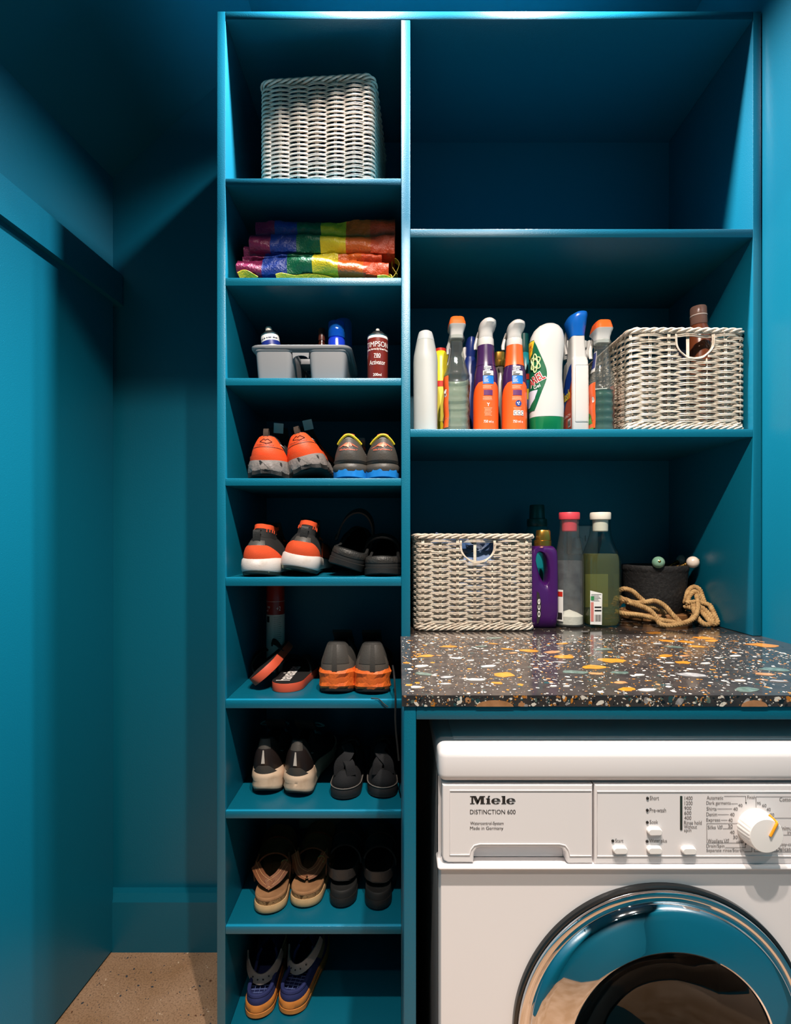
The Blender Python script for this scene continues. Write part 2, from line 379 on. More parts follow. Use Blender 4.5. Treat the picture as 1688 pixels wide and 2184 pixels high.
sh_o = [(x+(.003 if x <= xl+1e-6 else 0)-(.003 if x >= xr-1e-6 else 0), y, z) for x, y, z in outer]
outer2 = [(x, y+.005, z) for x, y, z in outer]
fp.grid([inner, sh_o, outer2, back], cu=True)
fp.build('front_panel', WHITE, wm, ang=50)
MB().box(xl+.01, xr-.01, .02, .06, .0, .058, bev=.003).build('plinth', WHITE, wm)
# lid
lz0, lz1 = mz(1668), mz(1612)
lid = MB().box(xl-.001, xr+.001, -.003, .572, lz0, lz1+.009, bev=.0105, seg=5)
lid.build('lid', WPL, wm)
MB().box(xl+.022, xr-.022, .034, .55, lz1+.0085, lz1+.0102, bev=.0006).build('lid_panel', WHITE, wm)
# fascia with the detergent drawer, control panel and a lip under both
MB().box(xl, xr, .018, .03, bz1, lz0).build('fascia_back', WPL, wm, smooth=False)
def pxpoly(pts, y0, y1, D=DM):
    return MB().prism([(mx(a, D), mz(b, D)) for a, b in pts], y0, y1, lambda a, b, d: (a, d, b))
def bevel_prism(pts, y0, y1, bev):
    """front edge rounded: inset ring a little behind the front face"""
    P = [(mx(a), mz(b)) for a, b in pts]; n = len(P)
    def inset(q):
        out = []
        for i in range(n):
            p0, p1, p2 = Vector(P[i-1]), Vector(P[i]), Vector(P[(i+1) % n])
            d1, d2 = (p1-p0).normalized(), (p2-p1).normalized(); n1, n2 = Vector((-d1.y, d1.x)), Vector((-d2.y, d2.x)); m = (n1+n2)
            m = m/max(.3, m.length_squared/2) if m.length > 1e-6 else n1
            out.append(p1+m*q)
        return out
    area = sum(P[i][0]*P[(i+1) % n][1]-P[(i+1) % n][0]*P[i][1] for i in range(n)); sg = 1 if area > 0 else -1
    rows = [[(p[0], y1, p[1]) for p in P]]
    for t in (0, 45, 90):
        q = bev*(1-cos(math.radians(t))); yy = y0+bev*(1-sin(math.radians(t)))
        rows.append([(p.x, yy, p.y) for p in inset(sg*q)])
    mb = MB(); mb.grid(rows, cu=True); k = len(mb.v); mb.f.append(tuple(range(k-n, k))); mb.m.append(0); return mb
dw = [(944, 1673), (1265, 1673), (1265, 1842), (1212, 1842), (1209, 1838), (1206, 1818), (1200, 1810), (1190, 1807), (1028, 1807), (1018, 1810), (1012, 1818), (1010, 1840), (956, 1840), (948, 1836), (944, 1828)]
drw = bevel_prism(dw, .0, .018, .0018).build('detergent_drawer', WPL, wm, ang=12)
bevel_prism([(1013, 1806), (1205, 1806), (1209, 1841), (1009, 1841)], .0145, .0178, .0003).build('grip_recess', WPL, drw, smooth=False)
pr = mx(937)+.595
panr = (pr+OX)/(DM*1e-6)+CX
cp = bevel_prism([(1268.5, 1673), (panr-8, 1673), (panr-8, 1843), (1268.5, 1843)], .0, .018, .0018).build('control_panel', WPL, wm, ang=12)
def raised(pts, r=.0007): return [(mx(a), -.0001, mz(b)) for a, b in pts]
frame1 = MB().tube(raised([(960, 1686), (1262, 1686), (1262, 1825), (1216, 1825), (1213, 1812), (1206, 1803), (1194, 1800), (1024, 1800), (1012, 1803), (1005, 1812), (1002, 1823), (960, 1823)]), .0009, 6, closed=True)
frame1.build('raised_border', WPL, drw)
MB().tube(raised([(1274, 1688), (panr-14, 1688), (panr-14, 1826), (1274, 1826)]), .0009, 6, closed=True).build('raised_border', WPL, cp)
MB().box(xl-.002, xr+.002, -.0045, .03, mz(1853.5), mz(1843.5), bev=.0035, seg=3).build('lower_lip', WPL, wm)
# lettering
pf = lambda px, py: (mx(px), -.0004, mz(py))
def mtext(s, x0, x1, top, bot, mat=BLK, bold=0, par=None):
    mb = MB(); text(mb, s, lambda x, y: pf(x, -y), x0, x1, -bot, -top, bold); mb.build('lettering', mat, par or cp, smooth=False, fixn=False)
mtext('DISTINCTION 600', 1003, 1100, 1726.5, 1736, par=drw)
mtext('Watercontrol-System', 1003.5, 1074.5, 1752, 1761, par=drw)
mtext('Made in Germany', 1003, 1074, 1762.5, 1771.5, par=drw)
lg = MB()
def lp(pts): lg.add([pf(1003+a*97/100, 1714.5-b*17/24) for a, b in pts], [tuple(range(len(pts)))])
def ring_e(x0):                                    # heavy roman e
    n = 28
    cx_, cz_, ro, rz, ri, rzi = x0+10, 8.6, 10.2, 9.0, 3.7, 7.2
    A = [math.radians(-28-(360-56)*i/n+0) for i in range(n+1)]
    A = [math.radians(-35-(305)*i/n) for i in range(n+1)]
    for i in range(n):
        a, b = A[i], A[i+1]
        lp([(cx_+ro*cos(a), cz_+rz*sin(a)), (cx_+ro*cos(b), cz_+rz*sin(b)), (cx_-.5+ri*cos(b), cz_+rzi*sin(b)), (cx_-.5+ri*cos(a), cz_+rzi*sin(a))])
    lp([(cx_-5, 7.6), (cx_+ro, 7.6), (cx_+ro*.98, 9.8), (cx_-5, 9.8)])
for q in ([(0, 0), (10, 0), (10, 2.4), (0, 2.4)], [(3, 2.4), (7, 2.4), (7, 21.6), (3, 21.6)], [(0, 21.6), (11, 21.6), (11, 24), (0, 24)],
          [(6, 24), (13, 24), (19.5, 6), (17.3, 0), (14.8, 0)], [(17.3, 0), (24, 18), (21.5, 24), (15.5, 8)], [(21.5, 24), (33, 24), (33, 21.6), (22, 21.6)],
          [(22.5, 0), (33, 0), (33, 2.4), (22.5, 2.4)], [(23.5, 2.4), (30.5, 2.4), (30.5, 21.6), (23.5, 21.6)],
          [(35, 0), (45.5, 0), (45.5, 2.2), (35, 2.2)], [(37, 2.2), (43.5, 2.2), (43.5, 17), (37, 17)], [(35, 17), (43.5, 17), (43.5, 14.8), (35, 14.8)], [(38.5, 18.6), (41.5, 18.6), (44.5, 24.5), (40, 24.5)],
          [(69, 0), (79.5, 0), (79.5, 2.2), (69, 2.2)], [(71, 2.2), (77.5, 2.2), (77.5, 24), (71, 24)], [(69, 24), (77.5, 24), (77.5, 21.8), (69, 21.8)]): lp(q)
ring_e(47); ring_e(80)
lg.build('logo_lettering', BLK, drw, smooth=False, fixn=False)
G = GRYP
for s_, x0, x1, t, b in (('Short', 1386.5, 1406, 1697, 1706), ('Pre-wash', 1386, 1421, 1723, 1732), ('Soak', 1386, 1404, 1748.5, 1757), ('Start', 1312.5, 1330, 1788.5, 1797), ('Water plus', 1386, 1423, 1789, 1799),
        ('1400', 1460.5, 1477.5, 1698, 1706), ('1200', 1460.5, 1477.5, 1708.5, 1716.5), ('900', 1460, 1475, 1719.5, 1727), ('600', 1460, 1475, 1729.5, 1737.5), ('400', 1460, 1475, 1740, 1748),
        ('Rinse hold', 1459.5, 1497, 1750, 1758.5), ('Without', 1459.5, 1487, 1759, 1767), ('spin', 1459.5, 1475, 1767, 1776),
        ('Automatic', 1508, 1543, 1697, 1705), ('Dark garments', 1507, 1559, 1708.5, 1718), ('Shirts', 1507.5, 1528.5, 1720.5, 1728.5), ('Denim', 1507, 1530, 1732.5, 1740.5), ('Express', 1507, 1536.5, 1744.5, 1754),
        ('Silks', 1510, 1527, 1760, 1768), ('Woollens', 1510, 1542, 1789, 1797), ('Drain/Spin', 1507, 1545.5, 1800, 1809.5), ('Separate rinse/Starch', 1507, 1586.5, 1809.5, 1818.5),
        ('Finish', 1594.5, 1611.5, 1696.5, 1704), ('40', 1575, 1584, 1714, 1721), ('40', 1564.5, 1574, 1721.5, 1729), ('40', 1557.5, 1567, 1733, 1741), ('40', 1554, 1563, 1745, 1753), ('30', 1553.5, 1563, 1758, 1766), ('40', 1557.5, 1567, 1771, 1778.5), ('30', 1564, 1573.5, 1781.5, 1789), ('cold', 1571.5, 1584, 1791, 1797.5),
        ('95', 1615, 1623, 1710, 1716.5), ('60', 1626, 1635, 1714.5, 1721.5), ('40', 1635.5, 1644, 1722.5, 1730), ('30', 1643, 1651.5, 1734, 1741.5), ('60', 1647, 1655, 1746, 1753),
        ('Cottons', 1663, 1695, 1700.5, 1709), ('Minimum', 1659, 1697, 1761.5, 1770.5), ('iron', 1680, 1696, 1771, 1779), ('easy-care', 1663, 1697, 1799, 1806), ('Delicates', 1657, 1695, 1806, 1815)):
    mtext(s_, x0, x1, t, b, G if s_ not in ('Short',) else G)
rl = MB()
def rule(*pts):
    for (a, b), (c, d) in zip(pts, pts[1:]):
        q = .45; dx, dy = c-a, d-b; l_ = max(1e-6, sqrt(dx*dx+dy*dy)); nx, ny = -dy/l_*q, dx/l_*q
        rl.add([pf(a+nx, b+ny), pf(c+nx, d+ny), pf(c-nx, d-ny), pf(a-nx, b-ny)], [(0, 1, 2, 3)])
rule((1545, 1698), (1591, 1698), (1591.5, 1711)); rule((1560, 1714), (1574, 1714)); rule((1530, 1725), (1562, 1725)); rule((1531.5, 1737), (1555, 1737)); rule((1538, 1749), (1552, 1749))
rule((1575, 1756), (1508, 1756), (1508, 1797.5), (1586, 1797.5), (1586, 1785)); rule((1542, 1767), (1563, 1767)); rule((1547, 1807.5), (1590.5, 1807.5), (1590.5, 1801)); rule((1588, 1816.5), (1604, 1816.5), (1604, 1804))
rule((1613, 1722), (1613, 1699), (1700, 1699)); rule((1647, 1744.5), (1700, 1744.5)); rule((1653, 1780.5), (1700, 1780.5)); rule((1609.5, 1802), (1609.5, 1816.5), (1700, 1816.5))
for x0, y0 in ((1531, 1760), (1545, 1789)):      # small wash-tub symbols
    rule((x0, y0), (x0+1.5, y0+7), (x0+8.5, y0+7), (x0+10, y0), (x0+6, y0+2), (x0+3, y0)); rule((x0+3, y0+4), (x0+7, y0+4))
stuff(rl.build('printed_rules', G, cp, smooth=False, fixn=False))
for px, py in ((1381.5, 1702), (1381, 1727.5), (1381, 1753.5), (1307.5, 1793), (1380.5, 1794)):
    c = MB(); c.lathe([(.0002, -.0003), (.0018, -.0003), (.0018, .0006), (.0012, .001), (.0002, .001)], 14); c.xf(Matrix.Translation((mx(px), -.0004, mz(py))) @ Matrix.Rotation(pi/2, 4, 'X')).build('indicator_light', BLK, cp)
for px, py in ((1591.5, 1712), (1591, 1800), (1604, 1802)):
    c = MB(); c.lathe([(.0002, 0), (.0009, 0), (.0009, .0003), (.0002, .0003)], 8); c.xf(Matrix.Translation((mx(px), -.0003, mz(py))) @ Matrix.Rotation(pi/2, 4, 'X')).build('printed_dot', BLK, cp)
MB().box(mx(1451), mx(1456), -.0008, .001, mz(1770), mz(1697.5), bev=.0006).build('indicator_strip', M('green_black_strip', (40, 50, 42), .35), cp)
WB = M('bright_white_plastic', (240, 234, 230), .25, coat=.2)
for px, py in ((1394.7, 1770.5), (1321.3, 1810), (1394.5, 1810), (1467.5, 1811)):
    p = MB(); hw, hh = 15.5*DM*1e-6, 7.6*DM*1e-6
    rows = []
    for y, k in ((.001, 1), (-.003, 1), (-.0048, .93), (-.0056, .75)):
        ring = []
        for j in range(28):
            a = 2*pi*j/28; ring.append((mx(px)+(hw-hh)*(1 if cos(a) > 0 else -1)+hh*k*cos(a), y, mz(py)+hh*k*sin(a)))
        rows.append(ring)
    p.grid(rows, cu=True, cap=True); p.build('push_button', WB, cp)
# knob
kb = MB(); kx, kz = mx(1612), mz(1763.5); KR = 39.5*DM*1e-6; rows = []
for r, y in ((1, .001), (1, -.003), (.985, -.006), (.91, -.019), (.885, -.0205), (.86, -.021), (.4, -.0214), (.01, -.0215)):
    rows.append([(kx+KR*r*(1+(.012*(1 if (j//2) % 2 else -1) if -.019 <= y <= -.003 else 0))*cos(2*pi*j/120), y, kz+KR*r*(1+(.012*(1 if (j//2) % 2 else -1) if -.019 <= y <= -.003 else 0))*sin(2*pi*j/120)) for j in range(120)])
kb.grid(rows, cu=True, cap=True); ko = kb.build('programme_knob', WB, cp, ang=30)
pt = MB(); pt.tube([(kx+.0035, -.0222, kz+.0005), (kx+.0125, -.0221, kz+.0175)], .0017, 8); pt.tube([(kx+.0125, -.0221, kz+.0175), (kx+.0082, -.0135, kz+.0232)], .0015, 8)
pt.build('pointer', M('orange_pointer', (232, 152, 30), .35), ko)
# porthole
S = DM*1e-6
def pring(prof, name, mat, par, n=128, cap=False):
    mb = MB(); mb.grid([[(pcx+r*S*cos(2*pi*j/n), y, pcz+r*S*sin(2*pi*j/n)) for j in range(n)] for r, y in prof], cu=True, cap=cap)
    return mb.build(name, mat, par, ang=28)
pring([(316, .006), (316, .001), (315, -.0015), (312, -.003), (309, -.003), (307, -.0015)], 'outer_ring', GASK, wm)
dor = pring([(308, -.001), (307.5, -.004), (305, -.0068), (300, -.0078), (294, -.0072), (289, -.0062), (286, -.0064), (284, -.009), (280, -.0140), (276, -.0165), (262, -.0205), (235, -.0265), (217, -.0305), (212, -.0312), (209, -.030), (206, -.024)], 'porthole_door', CHR, wm)
pring([(207, -.026), (200, -.022), (150, .010), (90, .034), (30, .042), (.5, .0425)], 'glass', MT('porthole_glass', (190, 195, 195), 0), dor)
pring([(209, -.022), (206, .0), (200, .03), (192, .06), (200, .075), (300, .085), (300, .1), (312, .105)], 'door_seal', M('grey_rubber', (40, 40, 42), .5), wm)
DRUM = M('drum_steel', (120, 118, 116), .28, 1)
pring([(300, .11), (298, .38), (260, .40), (60, .41), (1, .41)], 'drum', DRUM, wm)
dh = MB()
for k in range(26):
    for j in range(11):
        a = 2*pi*(k+(j % 2)*.5)/26; r = (60+20*j)*S
        c, q = pcx+r*cos(a), pcz+r*sin(a); dh.add([(c+.0028*cos(t), .4085 if j > 9 else .4075, q+.0028*sin(t)) for t in [2*pi*i/6 for i in range(6)]], [tuple(range(6))])
stuff(dh.build('drum_holes', M('hole_black', (8, 8, 8), .8), wm, smooth=False))
# ================================================================ wicker baskets
WICK = M('whitewashed_willow', (216, 200, 182), .55, col2=(194, 175, 155), cscale=55, bump=(300, .2))
WICK_W = M('white_painted_willow', (222, 206, 190), .55, col2=(202, 184, 166), cscale=55, bump=(300, .2))
class Peri:
    """rounded rectangle w x d, front side at y=0, centred on x"""
    def __init__(s, w, d, r):
        s.w, s.d, s.r = w, d, r; s.a, s.b = w-2*r, d-2*r; s.q = pi*r/2; s.L = 2*s.a+2*s.b+4*s.q
    def at(s, t):
        t %= s.L; w, d, r = s.w, s.d, s.r
        for i, ln in enumerate((s.a, s.q, s.b, s.q, s.a, s.q, s.b, s.q)):
            if t <= ln: break
            t -= ln
        if i == 0: return (-w/2+r+t, 0), (0, -1)
        if i == 2: return (w/2, r+t), (1, 0)
        if i == 4: return (w/2-r-t, d), (0, 1)
        if i == 6: return (-w/2, d-r-t), (-1, 0)
        c = {1: (w/2-r, r, -pi/2), 3: (w/2-r, d-r, 0), 5: (-w/2+r, d-r, pi/2), 7: (-w/2+r, r, pi)}[i]
        a = c[2]+t/r; return (c[0]+r*cos(a), c[1]+r*sin(a)), (cos(a), sin(a))
def basket(label, loc, rot, w, d, h, mat, hole=None, seed=1, pit_=.0064, sr=.00155):
    rg = random.Random(seed)
    root = thing('wicker_basket', label, 'basket', loc, (0, 0, rot), 'wicker storage baskets')
    P = Peri(w, d, .018); ns = 2*round(P.L/.0405/2); p = P.L/ns
    zb, zt = .017, h-.014
    pitch = pit_; nr = int((zt-zb)/pitch); pitch = (zt-zb)/nr
    A = .0046
    # front side starts at s=0 at the left end of the straight front edge
    sh0 = (P.a/2) % p                                   # a stake in the middle of the front
    def strand(mb, s0, s1, z, ph, rr, closed):
        m = max(8, int((s1-s0)/p*6)); pts = []
        nz_ = [rg.uniform(-1, 1) for _ in range(m//6+3)]
        for i in range(m if closed else m+1):
            s = s0+(s1-s0)*i/m; (x, y), (nx, ny) = P.at(s)
            k = cos(pi*(s-sh0)/p+ph); off = A*math.copysign(abs(k)**.85, k)
            f = i/6; j = int(f); g = f-j; dz = (nz_[j]*(1-g)+nz_[(j+1)]*g)*.0006
            if closed: dz *= min(1, i/12, (m-i)/12)
            pts.append((x+nx*off, y+ny*off, z+dz*1.6))
        mb.tube(pts, rr, 5, closed=closed)
    proto = []
    for ph in (0, pi):
        for v in range(3):
            mb = MB(); q = sr*.95
            strand(mb, 0, P.L, -q, ph, sr, True); strand(mb, 0, P.L, q, ph, sr, True)
            o = mb.build('weaver', mat, root, ang=180); proto.append(o)
    used = set()
    for i in range(nr):
        z = zb+(i+.5)*pitch; ph = i % 2
        if hole and hole[2] < z:
            mb = MB(); hw = hole[1]/2; zz = (z-hole[2])/(hole[3]-hole[2]); cxs = P.a/2+hole[0]
            ww = hw*(sqrt(max(0, 1-(1-min(1, zz/.55))**2))*.55+.45) if zz < .55 else hw
            if z > hole[3]: ww = 0
            if ww:
                q = sr*.95
                for dz in (-q, q): strand(mb, cxs+ww, cxs-ww+P.L, z+dz, ph*pi, sr, False)
                mb.build('weaver', mat, root, ang=180); continue
        k = ph*3+rg.randrange(3)
        if k in used:
            o = proto[k].copy(); C.objects.link(o)
        else: o = proto[k]; used.add(k)
        o.location = (0, 0, z)
    for k, o in enumerate(proto):
        if k not in used: bpy.data.objects.remove(o)
    for i in range(ns):
        s = sh0+i*p; (x, y), (nx, ny) = P.at(s)
        if hole and y < .001 and 1e-3 < abs(x-hole[0]) < hole[1]/2-.002 and abs(x-hole[0]) > p/2:
            MB().tube([(x, y, .004), (x, y, hole[2])], .0018, 6).build('stake', mat, root, ang=180); continue
        tx, ty = -ny, nx; mb = MB()
        for q in (-.0017, .0017):
            mb.tube([(x+tx*q, y+ty*q, .004), (x+tx*q, y+ty*q, h*.5), (x+tx*q, y+ty*q, h-.008)], .0016, 6)
        mb.build('stake', mat, root, ang=180)
    def braid(name, z, R, r, ns_, pit, sq=1.0):
        for k in range(ns_):
            m = int(P.L/.005); turns = round(P.L/pit); pts = []
            for i in range(m):
                s = P.L*i/m; (x, y), (nx, ny) = P.at(s); a = 2*pi*(turns*i/m+k/ns_)
                pts.append((x+nx*R*cos(a)*sq, y+ny*R*cos(a)*sq, z+R*sin(a)+rg.uniform(-.0004, .0004)))
            MB().tube(pts, r, 6, closed=True).build(name, mat, root, ang=180)
    braid('rim_braid', h-.0065, .0042, .0026, 4, .075, 1.35); braid('foot_braid', .0065, .0042, .0024, 4, .06); braid('foot_braid', .0145, .0028, .0019, 3, .05)
    if hole:
        cxl = hole[0]; hw = hole[1]/2
        for dy, q in ((-.001, 0), (-.003, .0024)):
            pts = [(cxl-hw-q, dy, hole[3]+.004)] + [(cxl+(hw+q)*cos(a), dy-.001, hole[2]+(hole[3]-hole[2])*.75*(1-abs(sin(a)))**1+(-q if abs(cos(a)) < .6 else 0)) for a in [pi+pi*i/14 for i in range(15)]] + [(cxl+hw+q, dy, hole[3]+.004)]
            MB().tube(spline(pts, 3), .0017, 6).build('handle_binding', mat, root, ang=180)
    MB().box(-w/2+.006, w/2-.006, .006, d-.006, .006, .010).build('base', mat, root, smooth=False)
    return root
basket('white wicker basket alone in the top compartment of the narrow column', (X(676, 1036), Y(1038), SZ(0)+.0002), math.radians(-4), .250, .262, .252, WICK_W, None, 3, .0049, .00122)
basket('off-white wicker basket with a brown bottle sticking out, right end of the cleaner shelf', (X(1467.5, 1014), Y(1014), RS+.0002), math.radians(.5), .246, .262, .222, WICK, (.014, .078, .156, .203), 4)
basket('cream wicker basket holding blue towels at the left end of the terrazzo counter', (X(1014, 1052), Y(1056), CT+.0006), math.radians(1), .262, .262, .219, WICK, (.006, .074, .156, .199), 5)
# towels in the counter basket
def towel(label, name, loc, w, d, h, mat, seed):
    rg = random.Random(seed); rows = []; n = 26
    ph = [rg.uniform(0, 6) for _ in range(6)]
    for i in range(15):
        y = d*i/14; ring = []
        for j in range(n):
            a = 2*pi*j/n; x, z = w/2*math.copysign(abs(cos(a))**.6, cos(a)), h/2*math.copysign(abs(sin(a))**.7, sin(a))+h/2
            k = .75 if i in (0, 14) else 1
            q = .004*(sin(a*5+ph[0]+y*20)+sin(a*9+ph[1]))
            ring.append((x*k+q*cos(a), y-(.01*sin(a*4) if i == 0 else 0), h/2+(z-h/2)*k+q*sin(a)+.012*sin(x*30+ph[2])*sstep(0, h, z)))
        rows.append(ring)
    o = MB().grid(rows, cu=True, cap=True).build(name, mat, None, ang=180, loc=loc)
    return tag(o, label, 'towel', 'towels in the counter basket')
bx_, by_ = X(1014, 1052), Y(1056)
TB = M('navy_terry', (34, 74, 122), .95, bump=(900, .8), sheen=.4); TG = M('grey_blue_terry', (116, 136, 172), .95, bump=(900, .9), sheen=.4)
towel('grey-blue towel low in the handle hole of the counter basket', 'folded_towel', (bx_+.004, by_+.014, CT+.0115), .23, .215, .160, TG, 2)
towel('navy blue towel folded on top, behind the handle hole of the counter basket', 'folded_towel', (bx_-.046, by_+.022, CT+.174), .112, .20, .034, TB, 3)
towel('navy blue towel rolled at the right of the handle hole in the counter basket', 'folded_towel', (bx_+.056, by_+.020, CT+.174), .066, .20, .032, TB, 4)
# ================================================================ rainbow bag
def rainbow():
    loc = (X(670, 1016), Y(1022), SZ(1)+.0002)
    root = thing('folded_bag', 'crumpled rainbow striped plastic bag folded in layers on its own shelf', 'bag', loc)
    cols = [(112, 24, 64), (20, 48, 124), (10, 86, 56), (208, 186, 38), (196, 90, 28), (192, 66, 26)]
    mats = [M('rainbow_film_%d' % i, c, .36, bump=(260, .9), spec=.5) for i, c in enumerate(cols)]
    names = ['purple', 'blue', 'green', 'yellow', 'orange', 'red_orange']
    rg = random.Random(8)
    # layer: left px, right px, band edges px, z profile (left, mid, right) of lower and upper edge in photo y, front offset
    L = [((505, 829), (558, 612, 666, 721, 775), (589, 581, 587), (551, 543, 558), .0, .19),
         ((513, 815), (560, 611, 666, 720, 770), (552, 544, 558), (540, 531, 533), .012, .18),
         ((514, 815), (560, 611, 668, 719, 770), (541, 531, 536), (512, 530, 530), .020, .17),
         ((529, 842), (574, 630, 682, 737, 790), (532, 531, 536), (488, 492, 492), .010, .20),
         ((540, 843), (580, 630, 682, 736, 788), (494, 492, 494), (454, 454, 449), .024, .19)]
    for li, ((a, b), ed, lo, up, off, dep) in enumerate(L):
        bands = [a]+list(ed)+[b]; ph = [rg.uniform(0, 6.3) for _ in range(12)]
        for k in range(6):
            xa, xb = bands[k], bands[k+1]; nx = max(4, int((xb-xa)/3.5)); rows = []
            for i in range(nx+1):
                px = xa+(xb-xa)*i/nx; u = (px-a)/(b-a)
                zl_ = interp(u, [0, .5, 1], lo); zu_ = interp(u, [0, .5, 1], up)
                D = 1016; z0, z1 = Z(zl_, D)-loc[2], Z(zu_, D)-loc[2]; z0 = max(z0, .002); hh = z1-z0; x = X(px, D)-loc[0]
                w1 = .5*sin(px*.09+ph[0])+.3*sin(px*.21+ph[1])+.2*sin(px*.5+ph[2])
                ring = []; m = 22
                for j in range(m+1):
                    t = j/m                                    # 0 back bottom .. nose .. 1 back top
                    if t < .3: yy, zz = dep*(1-t/.3), 0
                    elif t > .7: yy, zz = dep*(t-.7)/.3, 1
                    else:
                        g = (t-.3)/.4; zz = g; yy = -.010*sin(pi*g)*(1 if hh > .02 else .6)+.012*abs(g-.5)**2*4*0
                    cr = .0007*sin(px*.11+t*9+ph[3]+li)+.0004*sin(px*.3-t*21+ph[4])+.00025*sin(px*.7+t*40+ph[5])
                    if .25 < t < .75: yy += cr*1.6+.0035*sin(zz*5+px*.03+ph[6])
                    else: yy += 0
                    e = .0011*sin(px*.07+ph[7]+j*.25)+.0005*sin(px*.23+ph[8])
                    ring.append((x+(.003*w1*zz), off+yy+.03*(1-u)*0, z0+hh*zz+(e if t > .35 else 0)*(1 if 0 < li else sstep(.3, .5, t))))
                rows.append(ring)
            MB().grid(rows).build('stripe', mats[k], root, ang=50, fixn=False)
    ST = mats[3]
    for pts, w_ in (([(508, 586), (522, 579), (545, 590)], .022), ([(588, 588), (600, 583), (625, 586), (655, 581), (690, 583), (720, 590)], .016), ([(805, 589), (822, 586), (836, 590), (832, 580), (818, 582)], .012)):
        P3 = [(X(px, 1006)-loc[0], -.012+.004*i, max(Z(py, 1006)-loc[2], .004)) for i, (px, py) in enumerate(pts)]
        MB().strap(spline(P3, 5), (0, .7, -.7), w_*.7, .0012).build('handle_strap', ST, root)
    P3 = [(X(px, 1060)-loc[0], Y(1060)-loc[1], max(Z(py, 1060)-loc[2], .006)) for px, py in ((838, 596), (846, 585), (852, 566), (842, 556), (836, 570), (848, 590))]
    MB().strap(spline(P3, 5), (0, 1, 0), .02, .0012).build('handle_strap', ST, root)
rainbow()
# ================================================================ row 3: shoe-care caddy
CAD = M('grey_caddy_plastic', (128, 128, 130), .4)
DK = 1012; kz0 = SZ(2)+.0002
cad = thing('cleaning_caddy', 'grey plastic two-tub caddy on the shelf with the brown spray can', 'caddy', (X(644, DK), Y(DK), kz0))
def tub(px0, px1, name):
    mb = MB(); x0, x1 = X(px0, DK)-cad.location.x, X(px1, DK)-cad.location.x; h = .068; dp = .20
    cx_, hw = (x0+x1)/2, (x1-x0)/2
    prof = [(.80, .0), (.86, .001), (.88, .004), (.97, h*.9), (1.02, h*.93), (1.03, h), (.97, h), (.93, h*.9), (.84, .006), (.78, .004)]
    mb.loft([(cx_, dp/2, z, hw*k, dp/2*(1-(1-k)*.45), 9) for k, z in prof], 48, cap=True); return mb.build(name, CAD, cad, ang=40)
tub(540, 627, 'tub'); tub(655, 742, 'tub')
rim = MB(); rows = []
x0, x1 = X(533, DK)-cad.location.x, X(750, DK)-cad.location.x
rr = lambda hw, hd, z: [ring_pt((x0+x1)/2, .100, z, hw, hd, 12, 2*pi*j/64) for j in range(64)]
hw = (x1-x0)/2
outer = [rr(hw-.002, .103, .0665), rr(hw, .105, .069), rr(hw, .105, .0725), rr(hw-.003, .102, .075), rr(hw-.008, .097, .0745), rr(hw-.010, .095, .0665)]
MB().grid(outer, cu=True, cv=True).build('rim', CAD, cad, ang=50)
br = MB(); a0, a1 = X(622, DK)-cad.location.x, X(660, DK)-cad.location.x
arch = [(a0, .072), (a1, .072), (a1-.002, .050)] + [((a0+a1)/2+(a1-a0)*.42*cos(t), .046+.008*sin(t)) for t in [pi*i/8 for i in range(9)]] + [(a0+.002, .050)]
br.prism(arch, .004, .007, lambda a, b, d: (a, d, b)); br.build('bridge_panel', CAD, cad, ang=40)
MB().box(a0, a1, .08, .13, .060, .0735, bev=.003).build('handle', CAD, cad, ang=40)
def can(label, px, D, z, R, H, mats, tilt=(0, 0), body='can_body', name='spray_can'):
    t = thing(name, label, 'spray can', (X(px, D), Y(D)+R, z), (tilt[0], tilt[1], 0)); return t
ALU = M('tinplate', (190, 186, 180), .28, 1); WHT = M('white_gloss', (232, 228, 224), .28, coat=.2); BRN = M('maroon_lacquer', (112, 34, 24), .3, coat=.4)
PRW = M('white_print', (236, 228, 222), .5)
t = can('maroon spray can of activator beside the grey caddy', 805, 1014, kz0, .0228, .108, None)
R = .0228; H = Z(716, 1014)-kz0
pbody = [(R*.96, 0), (R, .002), (R, H-.004), (R*.985, H)]
MB().lathe(pbody, 32).build('can_body', BRN, t)
MB().lathe([(R*1.0, H-.005), (R*.985, H+.002), (R*.96, H+.004), (R*.9, H+.004)], 32).build('shoulder_band', WHT, t)
MB().lathe([(R*.98, H+.003), (R*1.0, H+.005), (R*.97, H+.0065), (R*.85, H+.0075), (R*.62, H+.0125), (R*.50, H+.015), (R*.47, H+.016), (.002, H+.016)], 32).build('dome', ALU, t)
MB().lathe([(.0042, H+.015), (.0042, H+.022), (.0036, H+.0235), (.0005, H+.0237)], 14).build('nozzle', M('grey_nozzle', (170, 165, 158), .4), t)
hp = lambda y: Z(y, 1014-20)-kz0
for s_, w_, a, b in (('TIMPSON', .054, 739, 724), ('Quality Service by Great People', .055, 743.5, 737.2), ('780', .0145, 756.5, 748), ('Activator', .036, 772, 762), ('200ml', .018, 797, 791)):
    mb = MB()
    if s_.startswith('Q'): wrap_text(mb, s_, pbody, -90, w_, Z(741.6, 1000)-kz0, Z(736.2, 1000)-kz0, bold=.02)
    elif s_ == 'TIMPSON': wrap_text(mb, s_, pbody, -90, w_, Z(733.5, 1000)-kz0, Z(722, 1000)-kz0)
    else: wrap_text(mb, s_, pbody, -90, w_, Z(a, 1000)-kz0, Z(b, 1000)-kz0, bold=0)
    mb.build('lettering', PRW, t, smooth=False, fixn=False)
mb = MB(); patch(mb, pbody, -107, -73, Z(757.6, 1000)-kz0, Z(757.0, 1000)-kz0, .0008, nz=1); mb.build('printed_rule', PRW, t, fixn=False)
